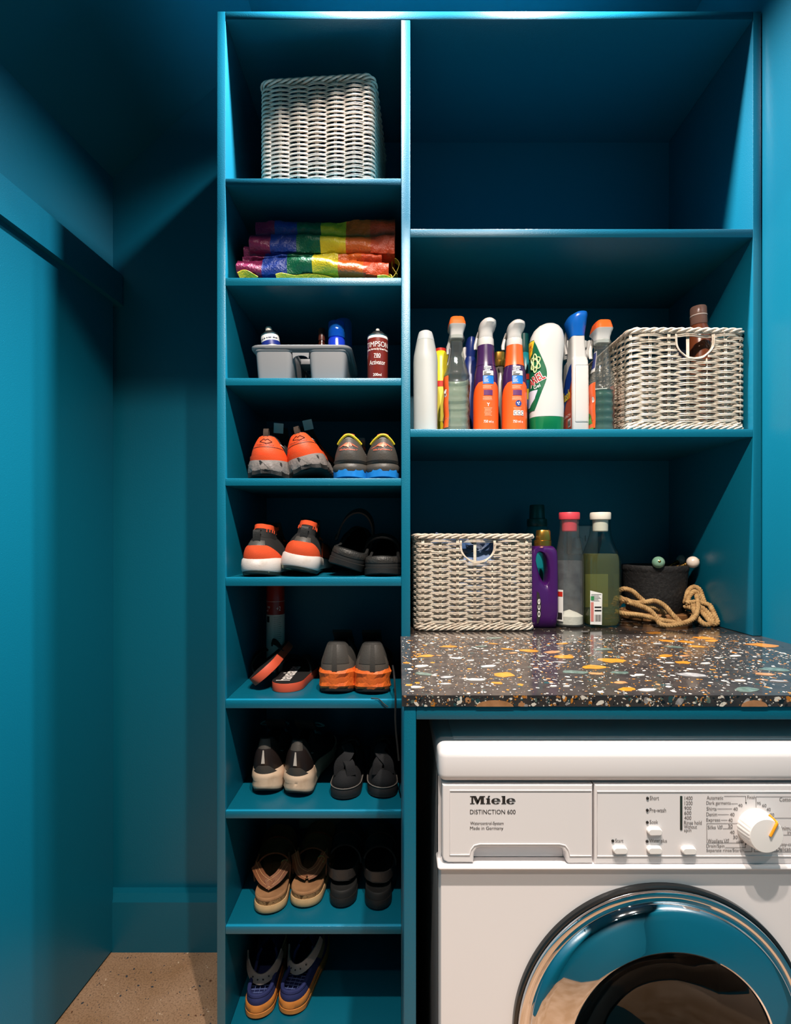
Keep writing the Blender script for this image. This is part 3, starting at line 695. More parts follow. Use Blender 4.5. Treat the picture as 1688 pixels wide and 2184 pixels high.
# tilted white can in the left tub
t = can('white spray can with a blue band tilted in the left tub of the caddy', 586, 1050, kz0+.010, .020, .1, None, (math.radians(-3), math.radians(-9)))
R = .0208; H = .106
pb = [(R*.95, 0), (R, .003), (R, H), (R*.95, H+.004)]
MB().lathe(pb, 28).build('can_body', WHT, t)
mb = MB(); patch(mb, pb, -180, 180, H-.022, H-.012, na=40, nz=1); mb.build('blue_band', M('blue_print', (26, 44, 130), .4), t, fixn=False)
mb = MB()
for a, b in ((-150, -138), (-132, -124), (-119, -108), (-100, -93), (-89, -70), (-62, -48), (-44, -30)): patch(mb, pb, a, b, H-.0075, H-.0055, .0008, nz=1)
stuff(mb.build('fine_print', M('navy_print', (30, 34, 70), .5), t, fixn=False))
MB().lathe([(R*.97, H+.003), (R, H+.005), (R*.96, H+.007), (R*.6, H+.013), (R*.5, H+.0155), (.001, H+.0155)], 28).build('dome', ALU, t)
MB().lathe([(.0075, H+.0145), (.0078, H+.018), (.0075, H+.024), (.0062, H+.0265), (.0005, H+.0268)], 18).build('nozzle', M('beige_nozzle', (200, 192, 178), .4), t)
# blue topped bottles and the small brown one
t = thing('polish_bottle', 'clear bottle with bright blue cap standing in the right tub of the caddy', 'bottle', (X(716, 1060), Y(1060)+.02, kz0+.006))
BLU = M('blue_plastic', (16, 104, 200), .25, coat=.3); BLT = MT('blue_clear_plastic', (90, 170, 240), .25, (30, 120, 215))
MB().lathe([(.019, 0), (.0195, .004), (.0195, .104), (.017, .110)], 28).build('bottle_body', M('blue_liquid', (28, 60, 190), .2, coat=.3), t)
MB().lathe([(.0158, .111), (.0165, .113), (.016, .130), (.0125, .134), (.001, .1345)], 28).build('inner_cap', BLU, t)
MB().lathe([(.0192, .1105), (.0192, .145), (.0182, .1465), (.0178, .145), (.0178, .1115)], 32, cap=False).build('clear_overcap', BLT, t)
t = thing('cleaner_bottle', 'bottle with a wide matt blue cap at the back of the grey caddy', 'bottle', (X(733, 1122), Y(1122), kz0+.006), (0, 0, 0))
MB().lathe([(.017, 0), (.018, .003), (.018, .100), (.0165, .108)], 28).build('bottle_body', WHT, t)
MB().lathe([(.0205, .107), (.0208, .110), (.0196, .166), (.017, .172), (.012, .175), (.0005, .1752)], 28).build('cap', M('matt_blue_cap', (14, 74, 138), .45), t)
t = thing('dropper_bottle', 'small brown bottle standing in the right tub beside the blue cap', 'bottle', (X(685, 1075), Y(1085), kz0+.006))
MB().lathe([(.010, 0), (.0105, .002), (.0105, .096), (.0068, .104), (.0068, .110)], 20).build('bottle_body', M('brown_glass', (58, 24, 14), .2, coat=.4), t)
MB().lathe([(.0078, .108), (.0078, .135), (.0070, .1365), (.0005, .1366)], 20).build('cap', M('brown_cap', (74, 34, 24), .35), t)
# ================================================================ shoes
BLKF = M('black_fabric', (24, 23, 22), .8, bump=(900, .4)); BLKL = M('black_rubber', (26, 25, 24), .55, bump=(500, .3)); BLKI = M('black_lining', (14, 13, 12), .95)
ORG = M('orange_knit', (226, 78, 30), .7, bump=(1500, .5, 'V')); ORGL = M('orange_overlay', (222, 76, 30), .5, bump=(700, .3))
GRYS = M('grey_lug_rubber', (122, 114, 110), .7, bump=(160, .8)); WHS = M('white_foam', (206, 195, 188), .6, bump=(300, .15), col2=(170, 152, 134), cscale=22, cpos=(.5, .8))
DGR = M('charcoal_mesh', (58, 54, 50), .75, bump=(800, .5)); DGL = M('charcoal_overlay', (70, 65, 60), .5, bump=(300, .2))
BLS = M('bright_blue_rubber', (24, 120, 196), .5); YEL = M('yellow_piping', (196, 180, 40), .6); GRM = M('grey_mesh', (112, 108, 106), .8, bump=(900, .6))
CRM = M('cream_foam', (222, 192, 164), .6, col2=(190, 156, 126), cscale=30, cpos=(.45, .75)); CORAL = M('coral_print', (240, 108, 76), .5)
class Shoe:
    def __init__(s, **k):
        s.L, s.wf, s.wh, s.hs, s.ht, s.rock, s.side = .28, .048, .034, .028, .020, .006, 1
        s.zh, s.zd, s.ze, s.tt, s.zt, s.zto, s.kx, s.lean = .105, .085, .10, .42, .10, .05, .68, .15
        s.sw = 1.05; s.lug = 0; s.bulge = .006; s.toe = .012
        s.__dict__.update(k)
    def out(s, u):
        a = 2*pi*u; t = .5-.5*cos(a); sg = 1 if sin(a) >= 0 else -1; th = .14
        if t < th: w = s.wh*sqrt(max(0, 1-((th-t)/th)**2))
        elif t < .68:
            k = sstep(th, .68, t); w = s.wh+(s.wf-s.wh)*k-.003*sin(pi*k)
        else: w = s.wf*max(0, 1-((t-.68)/.32)**2.3)**.58
        cx = s.side*(.007*sin(pi*t)-.012*sstep(.5, 1, t)); return sg*w+cx, t*s.L, t, cx
    def top(s, t): return s.hs+(s.ht-s.hs)*sstep(0, .8, t)+s.toe*sstep(.7, 1, t)
    def bot(s, t): return s.rock*max(0, 1-t/.16)**2+s.toe*sstep(.72, 1, t)
    def S(s, u, v, off=0):
        x, y, t, cx = s.out(u); x = cx+(x-cx)*.97; L = s.L; bz = s.top(t)
        b = sstep(s.tt-.07, s.tt+.05, t)
        zc = interp(t, [0, .04, .24, s.tt], [s.zh, s.zh-.002, s.zd, s.ze])
        X1 = cx+(x-cx)*(1-(1-s.kx)*max(v, 0)**2); Y1 = y+max(0, .2*L-y)*s.lean*max(v, 0)**2-(s.bulge*sin(pi*v)*max(0, 1-t/.14))
        Z1 = bz+(zc-bz)*v
        zv = interp(t, [s.tt, .78, .92, 1], [s.zt, s.zto+.014, s.zto, bz+.012])
        q = v*pi/2; X2 = cx+(x-cx)*max(0, cos(q))**.7; Z2 = bz+(zv-bz)*max(0, sin(q))**.9
        P = Vector((X1+(X2-X1)*b, Y1+(y-Y1)*b, Z1+(Z2-Z1)*b))
        if off:
            n = Vector(((x-cx)/max(.02, s.wf), (y-.35*L)/(.35*L) if t < .3 else ((y-.7*L)/(.5*L) if t > .75 else 0), (.9*v*b)))
            if n.length > 1e-6: P += n.normalized()*off
        return P
    def surf(s, mb, u0, u1, v0, v1, nu, nv, off=0, cu=False, mi=0):
        rows = []
        for i in range(nv+1):
            k = i/nv; rows.append([])
            for j in range(nu if cu else nu+1):
                u = u0+(u1-u0)*j/nu
                a = v0(u) if callable(v0) else v0; b = v1(u) if callable(v1) else v1
                rows[-1].append(s.S(u, a+(b-a)*k, off))
        mb.grid(rows, cu=cu, mi=mi); return mb
    def upper(s, root, mat, lining=BLKI, N=64):
        s.surf(MB(), 0, 1, 0, 1, N, 12, cu=True).build('upper', mat, root, ang=60)
        mb = MB(); um = math.acos(1-2*(s.tt-.03))/(2*pi)
        a = [s.S(-um+2*um*j/40, 1, 0) for j in range(41)]; rows = [a]
        for v, o in ((1.0, -.003), (.98, -.006), (.8, -.006), (.5, -.005), (.15, -.004)): rows.append([s.S(-um+2*um*j/40, v, o) for j in range(41)])
        rows[1] = [p+Vector((0, 0, .002)) for p in rows[1]]
        mb.grid(rows); ins = []
        for j in range(13):
            u = .02+.40*j/12; p, q = s.S(u, .05, -.004), s.S(1-u, .05, -.004); ins.append([p, p.lerp(q, .5), q])
        mb.grid(ins); mb.build('lining', lining, root, ang=60); return s
    def rings(s, spec, name, mat, root, N=72, cap=True):
        rows = []
        for sc_, f in spec:
            row = []
            for j in range(N):
                x, y, t, cx = s.out(j/N); g = 1+(sc_-1); lz = 0
                if s.lug and f < .75: g += s.lug*(1 if (j*2//3) % 2 else -1)*(1-f)
                row.append((cx+(x-cx)*g, (y-s.L/2)*(1+(g-1)*.35)+s.L/2, s.bot(t)+(s.top(t)-s.bot(t))*f+(s.lug*.4*((j//3) % 2) if name == 'outsole' and .25 < f < .42 else 0)))
            rows.append(row)
        mb = MB().grid(rows, cu=True)
        if cap:
            for row in (rows[0], rows[-1]):
                o = len(mb.v); mb.v += [tuple(p) for p in row]
                for j in range(N//2): mb.f.append((o+j, o+(j+1) % N, o+(N-1-j) % N, o+(N-j) % N)); mb.m.append(0)
        return mb.build(name, mat, root, ang=45)
    def sole(s, root, mat, outm=None, split=.22, name='midsole'):
        k = s.sw
        if outm:
            s.rings([(k*.93, 0), (k, .05), (k*1.01, split)], 'outsole', outm, root); s.rings([(k*1.005, split), (k*1.03, .5), (k*1.01, .85), (k*.98, 1.02), (.9, 1.02)], name, mat, root)
        else: s.rings([(k*.93, 0), (k*1.0, .08), (k*1.03, .45), (k*1.01, .85), (k*.97, 1.02), (.9, 1.02)], name, mat, root)
        return s
    def laces(s, root, mat, n=5):
        for i in range(n):
            t = s.tt+.02+.17*i/n; u = math.acos(1-2*t)/(2*pi)
            a, b = s.S(u, .72, .003), s.S(1-u, .72, .003); m = s.S(u, .98, .006)
            MB().tube(spline([a, (m+a)/2+Vector((0, .006, .003)), m+Vector((0, .008, .002)), (m+b)/2+Vector((0, .01, .003)), b+Vector((0, .012, 0))], 4), .0024, 6).build('lace', mat, root)
    def tongue(s, root, mat, w=.045, up=.02, th=.006):
        t = s.tt-.02; y = t*s.L; cx = s.side*.007
        MB().strap(spline([(cx, y+.045, s.zt-.012), (cx, y+.01, s.zt+.004), (cx, y-.022, s.ze+up)], 5), (1, 0, 0), [w]*11, th).build('tongue', mat, root)
def place(px, D, z, rz=0, ry=0, rx=0, lift=0): return (X(px, D), Y(D), z+.0004+lift), (math.radians(rx), math.radians(ry), math.radians(rz))
def shoe_thing(name, label, group, px, D, z, cat='shoe', **k): 
    loc, rot = place(px, D, z, **k); return thing(name, label, cat, loc, rot, group)
def strap_text(root, s, fn, w, h, mat, bold=.01):
    mb = MB(); text(mb, s, fn, -w/2, w/2, -h/2, h/2, bold); mb.build('lettering', mat, root, smooth=False, fixn=False)
def heel_fn(sh, vc, vs, off=.0035):                 # x,y in metres on the heel -> surface point
    U = 2*pi*.033
    def fn(x, y):
        v = vc+y*vs; lo, hi = 0, .12
        target = abs(x)
        for _ in range(18):
            m = (lo+hi)/2
            px = abs(sh.S(m, v)[0]-sh.S(0, v)[0])
            if px < target: lo = m
            else: hi = m
        u = lo if x >= 0 else 1-lo
        return sh.S(u, v, off)
    return fn
# ---- row 4: orange trail shoes and grey/blue running shoes
z4 = SZ(3)
for i, (px, D, kw, lab) in enumerate(((565, 1012, dict(rz=2, lift=0), 'orange and black trail shoe, left of its pair, upright on the fourth shelf'), (655, 1020, dict(rz=-5, ry=-15, lift=.011), 'orange and black trail shoe, right of its pair, tipped up on its left edge'))):
    r = shoe_thing('trail_shoe', lab, 'orange trail shoes', px, D, z4, **kw)
    s = Shoe(L=.285, zh=.096, zd=.074, ze=.104, zt=.098, hs=.040, ht=.028, rock=.010, wh=.040, wf=.041, lug=.05, lean=.22, sw=1.10, kx=.6, side=1-2*i)
    s.upper(r, BLKF); s.sole(r, GRYS, BLKL, .3)
    o = MB(); s.surf(o, -.135, .135, 0, lambda u: .98 if abs(u) < .055 else .98-.75*sstep(.055, .13, abs(u)), 34, 8, .0018); o.build('heel_counter', ORGL, r, ang=60)
    o = MB(); s.surf(o, -.2, .2, -.04, .20, 34, 4, .0042); o.build('heel_bumper', ORGL, r, ang=60)
    o = MB(); s.surf(o, -.095, .095, .50, .52, 20, 1, .0024); o.build('stitch_line', BLKL, r)
    for a, b, c in ((.12, .25, .45), (.20, .30, .75)):
        o = MB(); s.surf(o, a, b, .1, c, 12, 5, .0018); o.build('side_overlay', ORGL, r, ang=60)
    fn = heel_fn(s, .74, 13)
    strap_text(r, 'TRABUCO MAX', lambda x, y: heel_fn(s, .60, 13)(x, y), .036, .0042, BLKL, 0)
    mk = MB()
    for p, q in (((-.010, -.001), (-.002, .008)), ((-.002, .008), (.001, .003)), ((.001, .003), (.005, .0075)), ((.005, .0075), (.014, -.002)), ((.014, -.002), (.004, -.0075)), ((.004, -.0075), (-.010, -.001))):
        mk.tube([fn(*p), fn(*q)], .0006, 4)
    mk.build('heel_emblem', BLKL, r)
    h = s.S(0, 1); MB().strap(spline([h+Vector((0, -.001, -.012)), h+Vector((0, -.003, .004)), h+Vector((0, .001, .014)), h+Vector((0, .008, .012)), h+Vector((0, .011, -.002))], 4), (1, 0, 0), .011, .0018).build('pull_tab', M('brown_webbing', (52, 38, 28), .8), r)
    s.tongue(r, BLKF, .05, .024); s.laces(r, BLKF)
    g = s.tt*s.L-.034
    MB().strap([(.012, g+.002, s.ze+.012), (.014, g-.004, s.ze+.034)], (1, .15, -.25), .022, .0008).build('size_label', M('grey_label', (190, 186, 182), .6), r)
    o = MB(); s.surf(o, .085, .16, .70, .74, 8, 1, .002); o.build('reflective_piping', M('silver_piping', (205, 200, 196), .3), r)
for i, (px, D, lab) in enumerate(((743, 1010, 'dark grey running shoe with blue sole, left of its pair, fourth shelf'), (817, 1010, 'dark grey running shoe with blue sole, right of its pair, against the divider'))):
    r = shoe_thing('running_shoe', lab, 'blue-soled running shoes', px, D, z4, rz=0)
    s = Shoe(L=.28, zh=.096, zd=.074, ze=.090, zt=.092, hs=.034, ht=.024, rock=.004, wh=.0360, wf=.0345, lean=.2, sw=1.04, kx=.52, side=1-2*i, lug=0)
    s.upper(r, GRM); s.rings([(1.04, .42), (1.1, .6), (1.09, .85), (.98, 1.05), (.9, 1.05)], 'midsole', DGL, r)
    s.lug = .018; s.rings([(.98, 0), (1.06, .04), (1.08, .40), (1.0, .44), (.9, .44)], 'outsole', BLS, r); s.lug = 0
    o = MB(); s.surf(o, -.15, .15, -.05, lambda u: .86-.5*sstep(.05, .15, abs(u)), 34, 8, .002); o.build('heel_counter', DGL, r, ang=60)
    for q in (.12,):
        o = MB(); s.surf(o, -.17, .17, .04, .10, 34, 2, .0038); o.build('heel_ridge', BLKL, r)
    pp = [s.S(u, 1-.26*(u/.085)**2, .004) for u in [-.085+.17*j/16 for j in range(17)]]; MB().tube(pp, .003, 6).build('heel_piping', YEL, r)
    pp = [s.S(u, 1.02, .002) for u in [-.05+.1*j/10 for j in range(11)]]; MB().tube(pp, .0022, 6).build('collar_piping', CORAL, r)
    fn = heel_fn(s, .58, 15); mk = MB()
    def tri(*p): mk.add([fn(*q) for q in p], [tuple(range(len(p)))])
    tri((-.022, -.004), (-.006, .007), (-.010, .001)); tri((-.010, .001), (-.004, .008), (.000, .0075), (-.004, -.001)); tri((-.004, .000), (.001, .009), (.003, .0085), (.001, -.004)); tri((.003, .0085), (.0045, .003), (.003, -.001)); tri((.004, .0085), (.008, .002), (.0055, -.002)); tri((.006, .007), (.020, -.002), (.009, .002))
    mk.build('heel_emblem', CORAL, r, smooth=False, fixn=False)
    strap_text(r, 'GEL-FujiTrabuco 7', lambda x, y: heel_fn(s, .45, 15)(x, y), .036, .0042, CORAL, .005)
    s.tongue(r, GRM, .045, .012); s.laces(r, CORAL, 4)
# ---- row 5: orange sock trainers and black clogs
z5 = SZ(4)
for i, (px, D, kw, lab) in enumerate(((545, 1012, dict(rz=-3), 'orange and black high-collared trainer with white sole, left of its pair'), (634, 1014, dict(rz=-1.5, ry=9, lift=.009), 'orange and black high-collared trainer, right of its pair, tilted over'))):
    r = shoe_thing('sock_trainer', lab, 'orange sock trainers', px, D, z5, **kw)
    s = Shoe(L=.275, zh=.086, zd=.078, ze=.088, zt=.080, hs=.037, ht=.024, rock=.008, wh=.039, wf=.040, lean=.30, sw=1.08, kx=.58, side=1-2*i)
    s.upper(r, BLKF); s.rings([(1.02, .0), (1.06, .1), (1.06, .24), (.9, .25)], 'outsole', M('green_black_rubber', (28, 40, 36), .5, col2=(150, 150, 120), cscale=40, cpos=(.55, .6)), r)
    s.rings([(1.06, .22), (1.11, .35), (1.12, .7), (1.09, 1.0), (1.03, 1.1), (.9, 1.1)], 'midsole', WHS, r)
    o = MB(); s.surf(o, -.17, .17, -.02, lambda u: .66-.5*sstep(.05, .16, abs(u)), 36, 8, .002); o.build('heel_counter', ORG, r, ang=60)
    o = MB(); s.surf(o, -.05, .05, .64, .86, 16, 4, .002); o.build('heel_patch', DGL, r, ang=60)
    for a, b in ((.20, .30), (.70, .80)):
        o = MB(); s.surf(o, a, b, .05, .55, 12, 5, .002); o.build('side_panel', ORG, r, ang=60)
    um = .2; rows = []
    for k, (g, zz) in enumerate(((1.0, -.004), (.95, .008), (.93, .020), (.95, .030))):
        rows.append([])
        for j in range(33):
            u = -um+2*um*j/32; p = s.S(u, 1, -.001); c = Vector((0, .2*s.L, p.z)); rows[-1].append(c+(p-c)*g+Vector((0, .004*k, zz-(.010*sstep(.10, .03, abs(u)) if k > 1 else 0)*0)))
    ck = MB().grid(rows[:3]).build('sock_collar', BLKF, r, ang=60); MB().grid([[p+Vector((0, -.0008, 0)) for p in rows[2]], rows[3], [p+Vector((0, .003, -.004)) for p in rows[3]]]).build('collar_edge', ORG, r, ang=60)
    st = MB()
    for j in range(3, 30, 2):
        if 12 < j < 20: continue
        a, b = rows[1][j].lerp(rows[2][j], .45), rows[2][j]; c = Vector((0, .2*s.L, a.z)); nrm = (a-c).normalized()*.0012; st.tube([a+nrm, b+nrm], .0009, 4)
    stuff(st.build('collar_ribs', ORG, r))
    h = s.S(0, .9); MB().strap(spline([h+Vector((0, -.003, -.010)), h+Vector((0, -.004, .008)), h+Vector((0, -.002, .020)), h+Vector((0, .006, .019))], 4), (1, 0, 0), .016, .002).build('pull_tab', BLKL, r)
    s.tongue(r, BLKF, .045, .03); s.laces(r, ORG, 4)
def clog(label, px, D, z, mat, rimmat, arch, **kw):
    r = shoe_thing('clog', label, 'black clogs', px, D, z, **kw)
    s = Shoe(L=.275, wh=.039, wf=.041, hs=.030, ht=.026, rock=.006, sw=1.05, zh=.044, zd=.042, ze=.060, tt=.46, zt=.092, zto=.056, kx=.93, lean=.02, bulge=.002)
    s.rings([(.96, 0), (1.04, .1), (1.05, .55), (1.0, .6), (.9, .6)], 'outsole', BLKL, r); s.rings([(1.0, .58), (1.02, .8), (1.0, 1.04), (.8, 1.0)], 'footbed', mat, r)
    s.upper(r, mat)
    o = MB(); s.surf(o, -.15, .15, -.05, 1.0, 34, 4, .0022); o.build('heel_rim', rimmat, r, ang=60)
    u = math.acos(1-2*.40)/(2*pi); a, b = s.S(u, .95, .004), s.S(1-u, .95, .004); n = 22; pts = []
    for j in range(n+1):
        q = pi*j/n; pts.append((b.x*0+.041*cos(q)*(1 if True else 0), a.y-.035*sin(q)*1.0, a.z-.006+arch*max(0, sin(q))**.8))
    MB().strap(pts, [(0, 1, .55)]*(n+1), .018, .004).build('heel_strap', BLKL, r)
    for q in (1, -1):
        MB().lathe([(.0005, -.003), (.009, -.003), (.009, .002), (.005, .004), (.0005, .004)], 14).xf(Matrix.Translation((q*.0425, a.y, a.z-.004)) @ Matrix.Rotation(q*pi/2, 4, 'Y')).build('strap_rivet', BLKL, r)
    return r
PEB = M('pebbled_black_rubber', (50, 47, 44), .45, bump=(260, .9)); BLKM = M('matt_black_foam', (30, 29, 28), .7)
clog('black clog tilted over with its strap up, beside the orange trainers', 731, 1024, z5, BLKM, PEB, .080, rz=1, rx=5, ry=17, lift=.016)
clog('black clog lying flat at the right end of the fifth shelf', 813, 1018, z5, BLKM, PEB, .040, rz=0, lift=0)
# ---- row 6: flip-flops, tall can, grey/orange running shoes
z6 = SZ(5)
FFO = M('terracotta_rubber', (208, 84, 56), .55); FFB = M('black_footbed', (22, 21, 21), .7, bump=(500, .4))
def flipflop(label, px, D, z, written, **kw):
    r = shoe_thing('flip_flop', label, 'flip-flops', px, D, z, 'flip-flop', **kw)
    s = Shoe(L=.255, wh=.036, wf=.046, hs=.020, ht=.019, rock=0, toe=0, sw=1)
    s.rings([(.985, 0), (1, .06), (1, .9), (.99, .98), (.9, .98)], 'sole', FFO, r); s.rings([(.985, .975), (.985, 1.05), (.9, 1.06)], 'footbed', FFB, r)
    tz = .021
    for q in (1, -1):
        MB().strap(spline([(q*.043, .105, .012), (q*.040, .115, tz+.012), (q*.026, .150, tz+.024), (q*.006, .186, tz+.014), (0, .192, tz-.002)], 5), [(0, 1, .2)]*21, .014, .004).build('strap', BLKL, r)
    if written:
        mb = MB(); text(mb, 'havaianas', lambda x, y: (-.010-y, .018+x, tz+.0012), 0, .128, -.020, .012, .02)
        mb.build('lettering', PRW, r, smooth=False, fixn=False)
    return r
flipflop('black flip-flop with orange sole, standing on its edge against the can', 562, 1050, z6, False, rz=0, ry=-40, rx=3, lift=.0275)
flipflop('black flip-flop with white lettering, lying flat on the sixth shelf', 605, 1046, z6, True, rz=-1)
t = thing('aerosol_can', 'tall red and white aerosol can standing behind the flip-flops', 'spray can', (X(588, 1225), Y(1225), z6+.0004))
R = .0235; Hc = .228; red = Z(1312, 1205)-z6; pbc = [(R*.95, 0), (R, .003), (R, Hc), (R*.9, Hc+.004)]
MB().lathe([(R*.95, 0), (R, .003), (R, red)], 30).build('can_body', M('dull_white_lacquer', (216, 206, 194), .35), t)
MB().lathe([(R, red), (R*1.001, red+.0005), (R, Hc), (R*.9, Hc+.004)], 30).build('red_sleeve', M('dark_red_lacquer', (148, 36, 22), .35, coat=.3), t)
for s_, ac, w_, za, zb in (('top', -122, .009, 1299, 1293), ('al', -132, .006, 1305, 1300), ('+2', -58, .011, 1303, 1294)):
    mb = MB(); wrap_text(mb, s_, pbc, ac, w_, Z(za, 1205)-z6, Z(zb, 1205)-z6); mb.build('lettering', PRW, t, smooth=False, fixn=False)
mb = MB(); patch(mb, pbc, -180, 0, Z(1284, 1205)-z6, Z(1283.5, 1205)-z6, nz=1); mb.build('printed_rule', PRW, t, fixn=False)
fine = MB()
for k in range(15): patch(fine, pbc, -88, -38-(k*7 % 5)*3, Z(1316+k*4.2, 1205)-z6-.0012, Z(1316+k*4.2, 1205)-z6, nz=1)
stuff(fine.build('fine_print', M('grey_fine_print', (150, 142, 134), .6), t, fixn=False))
mb = MB(); patch(mb, pbc, -140, -116, Z(1328, 1205)-z6, Z(1315, 1205)-z6, nz=2); mb.build('black_print_block', BLK, t, fixn=False)
OSL = M('orange_foam', (224, 104, 36), .5, col2=(196, 84, 30), cscale=30, bump=(240, .4)); DRT = M('scuffed_black_rubber', (34, 30, 28), .7, bump=(150, .6))
def heel_wedge(s, r, mat, cols=7):
    w = MB(); rows = []
    for f, k, zz in ((0, .98, .10), (1, 1.10, .30), (2, 1.02, .62), (3, 1.12, .95), (4, 1.0, 1.12)):
        rows.append([])
        for j in range(2*cols+1):
            u = -.16+.32*j/(2*cols); x, y, t_, cx = s.out(u % 1); g = k+(.03 if (j//2+f) % 2 else -.015); rows[-1].append((cx+(x-cx)*g, (y-s.L/2)*(1+(g-1)*.3)+s.L/2, s.bot(t_)+(s.top(t_)-s.bot(t_))*zz))
    w.grid(rows); return w
for i, (px, D, rz, lab) in enumerate(((714, 1030, 0, 'charcoal running shoe with faceted orange heel, left of its pair on the sixth shelf'), (795, 1026, 0, 'charcoal running shoe with faceted orange heel, right of its pair, beside the counter'))):
    r = shoe_thing('running_shoe', lab, 'orange-heeled running shoes', px, D, z6, rz=rz)
    s = Shoe(L=.27, zh=.114, zd=.092, ze=.106, zt=.102, hs=.050, ht=.032, rock=.008, wh=.0385, wf=.0385, lean=.20, sw=1.05, kx=.62, side=1-2*i, bulge=.004)
    s.upper(r, DGR); s.rings([(.98, .0), (1.03, .1), (1.02, .22), (.9, .24)], 'outsole', DRT, r); s.rings([(1.0, .2), (1.06, .4), (1.05, .8), (1.04, 1.02), (.95, 1.03)], 'midsole', OSL, r)
    heel_wedge(s, r, OSL).build('heel_facets', [OSL], r, smooth=False)
    o = MB(); s.surf(o, -.075, .075, .30, .93, 24, 6, .0018); o.build('heel_counter', DGL, r, ang=60)
    o = MB(); s.surf(o, -.012, .012, .05, .95, 4, 6, .003); o.build('heel_seam', DGR, r)
    o = MB(); s.surf(o, -.125, .125, .03, lambda u: .72-.4*sstep(.05, .12, abs(u)), 30, 6, .0010); o.build('heel_panel', M('taupe_overlay', (92, 84, 76), .5, bump=(300, .2)), r, ang=60)
    s.tongue(r, BLKF, .045, .02); s.laces(r, BLKF)
# the long black lace hanging from the right shoe over the shelf edge
lc = [(X(px, D), Y(D), Z(py, D)) for px, py, D in ((838, 1420, 1040), (841, 1440, 1010), (843.5, 1478, 997), (844, 1500, 994), (843.5, 1530, 994), (845, 1560, 995), (848, 1590, 997), (851, 1622, 999))]
tag(MB().tube(spline(lc, 6), .0021, 6).build('shoelace', BLKF), 'black lace hanging down over the shelf edge beside the counter corner', 'lace')
lc = [(X(px, D), Y(D), Z(py, D)) for px, py, D in ((792, 1489, 1006), (808, 1491, 998.5), (818, 1500, 997), (828, 1508, 996.5))]
tag(MB().tube(spline(lc, 5), .0013, 6).build('shoelace', BLKF), 'short black lace end poking over the sixth shelf edge', 'lace')
# ---- row 7: cream-soled black runners and black canvas shoes
z7 = SZ(6)
for i, (px, D, rz, lab) in enumerate(((563, 1054, 1, 'black running shoe with cream sole, left of its pair on the seventh shelf'), (632, 1044, -6, 'black running shoe with cream sole, right of its pair, toe turned right'))):
    r = shoe_thing('running_shoe', lab, 'cream-soled running shoes', px, D, z7, rz=rz)
    s = Shoe(L=.262 if i else .255, zh=.128, zd=.098, ze=.118, zt=.112, hs=.052, ht=.030, rock=.014, wh=.0325, wf=.038, lean=.16, sw=1.08, kx=.55, side=1-2*i)
    s.upper(r, BLKF); s.rings([(.95, 0), (1.02, .08), (1.02, .14), (.9, .15)], 'outsole', DRT, r); s.rings([(1.02, .14), (1.10, .35), (1.04, .55), (1.12, .75), (1.09, .95), (1.03, 1.15), (.9, 1.15)], 'midsole', CRM, r)
    o = MB(); s.surf(o, -.13, .13, .12, lambda u: .78-.45*sstep(.06, .13, abs(u)), 30, 7, .0018); o.build('heel_panel', M('brown_black_gloss', (36, 28, 26), .35), r, ang=60)
    o = MB(); s.surf(o, -.05, .05, .74, 1.0, 16, 4, .002); o.build('heel_cap', DGL, r, ang=60)
    o = MB(); s.surf(o, -.085, .085, -.02, lambda u: .28-.26*sstep(.02, .085, abs(u)), 20, 4, .003); o.build('heel_base', DGL, r, ang=60)
    o = MB(); s.surf(o, lambda: 0, 0, 0, 0, 1, 1) if False else None
    o.add([heel_fn(s, .5, 11, .0045)(x, y) for x, y in ((-.0012, .020), (.0012, .020), (.0036, -.014), (-.0036, -.014))], [(0, 1, 2, 3)]); o.build('reflective_strip', M('reflective_grey', (180, 172, 164), .4), r, smooth=False, fixn=False)
    o = MB(); s.surf(o, .12, .16, .62, .66, 6, 1, .002); s.surf(o, .84, .88, .62, .66, 6, 1, .002); o.build('reflective_side_mark', M('reflective_grey', (180, 172, 164), .4), r)
    s.tongue(r, BLKF, .045, .026); TLC = M('teal_lace', (16, 92, 98), .8); s.laces(r, TLC)
    for k in (-1, 1): MB().tube(spline([(0, s.tt*s.L+.01, s.zt+.012), (k*.02, s.tt*s.L-.004, s.zt+.022), (k*.034, s.tt*s.L+.006, s.zt+.012), (k*.018, s.tt*s.L+.012, s.zt+.008), (0, s.tt*s.L+.012, s.zt+.012)], 5), .0022, 6).build('lace_bow', TLC, r)
CNV = M('black_canvas', (22, 22, 25), .85, bump=(700, .5)); CNS = M('black_sidewall', (36, 34, 34), .55)
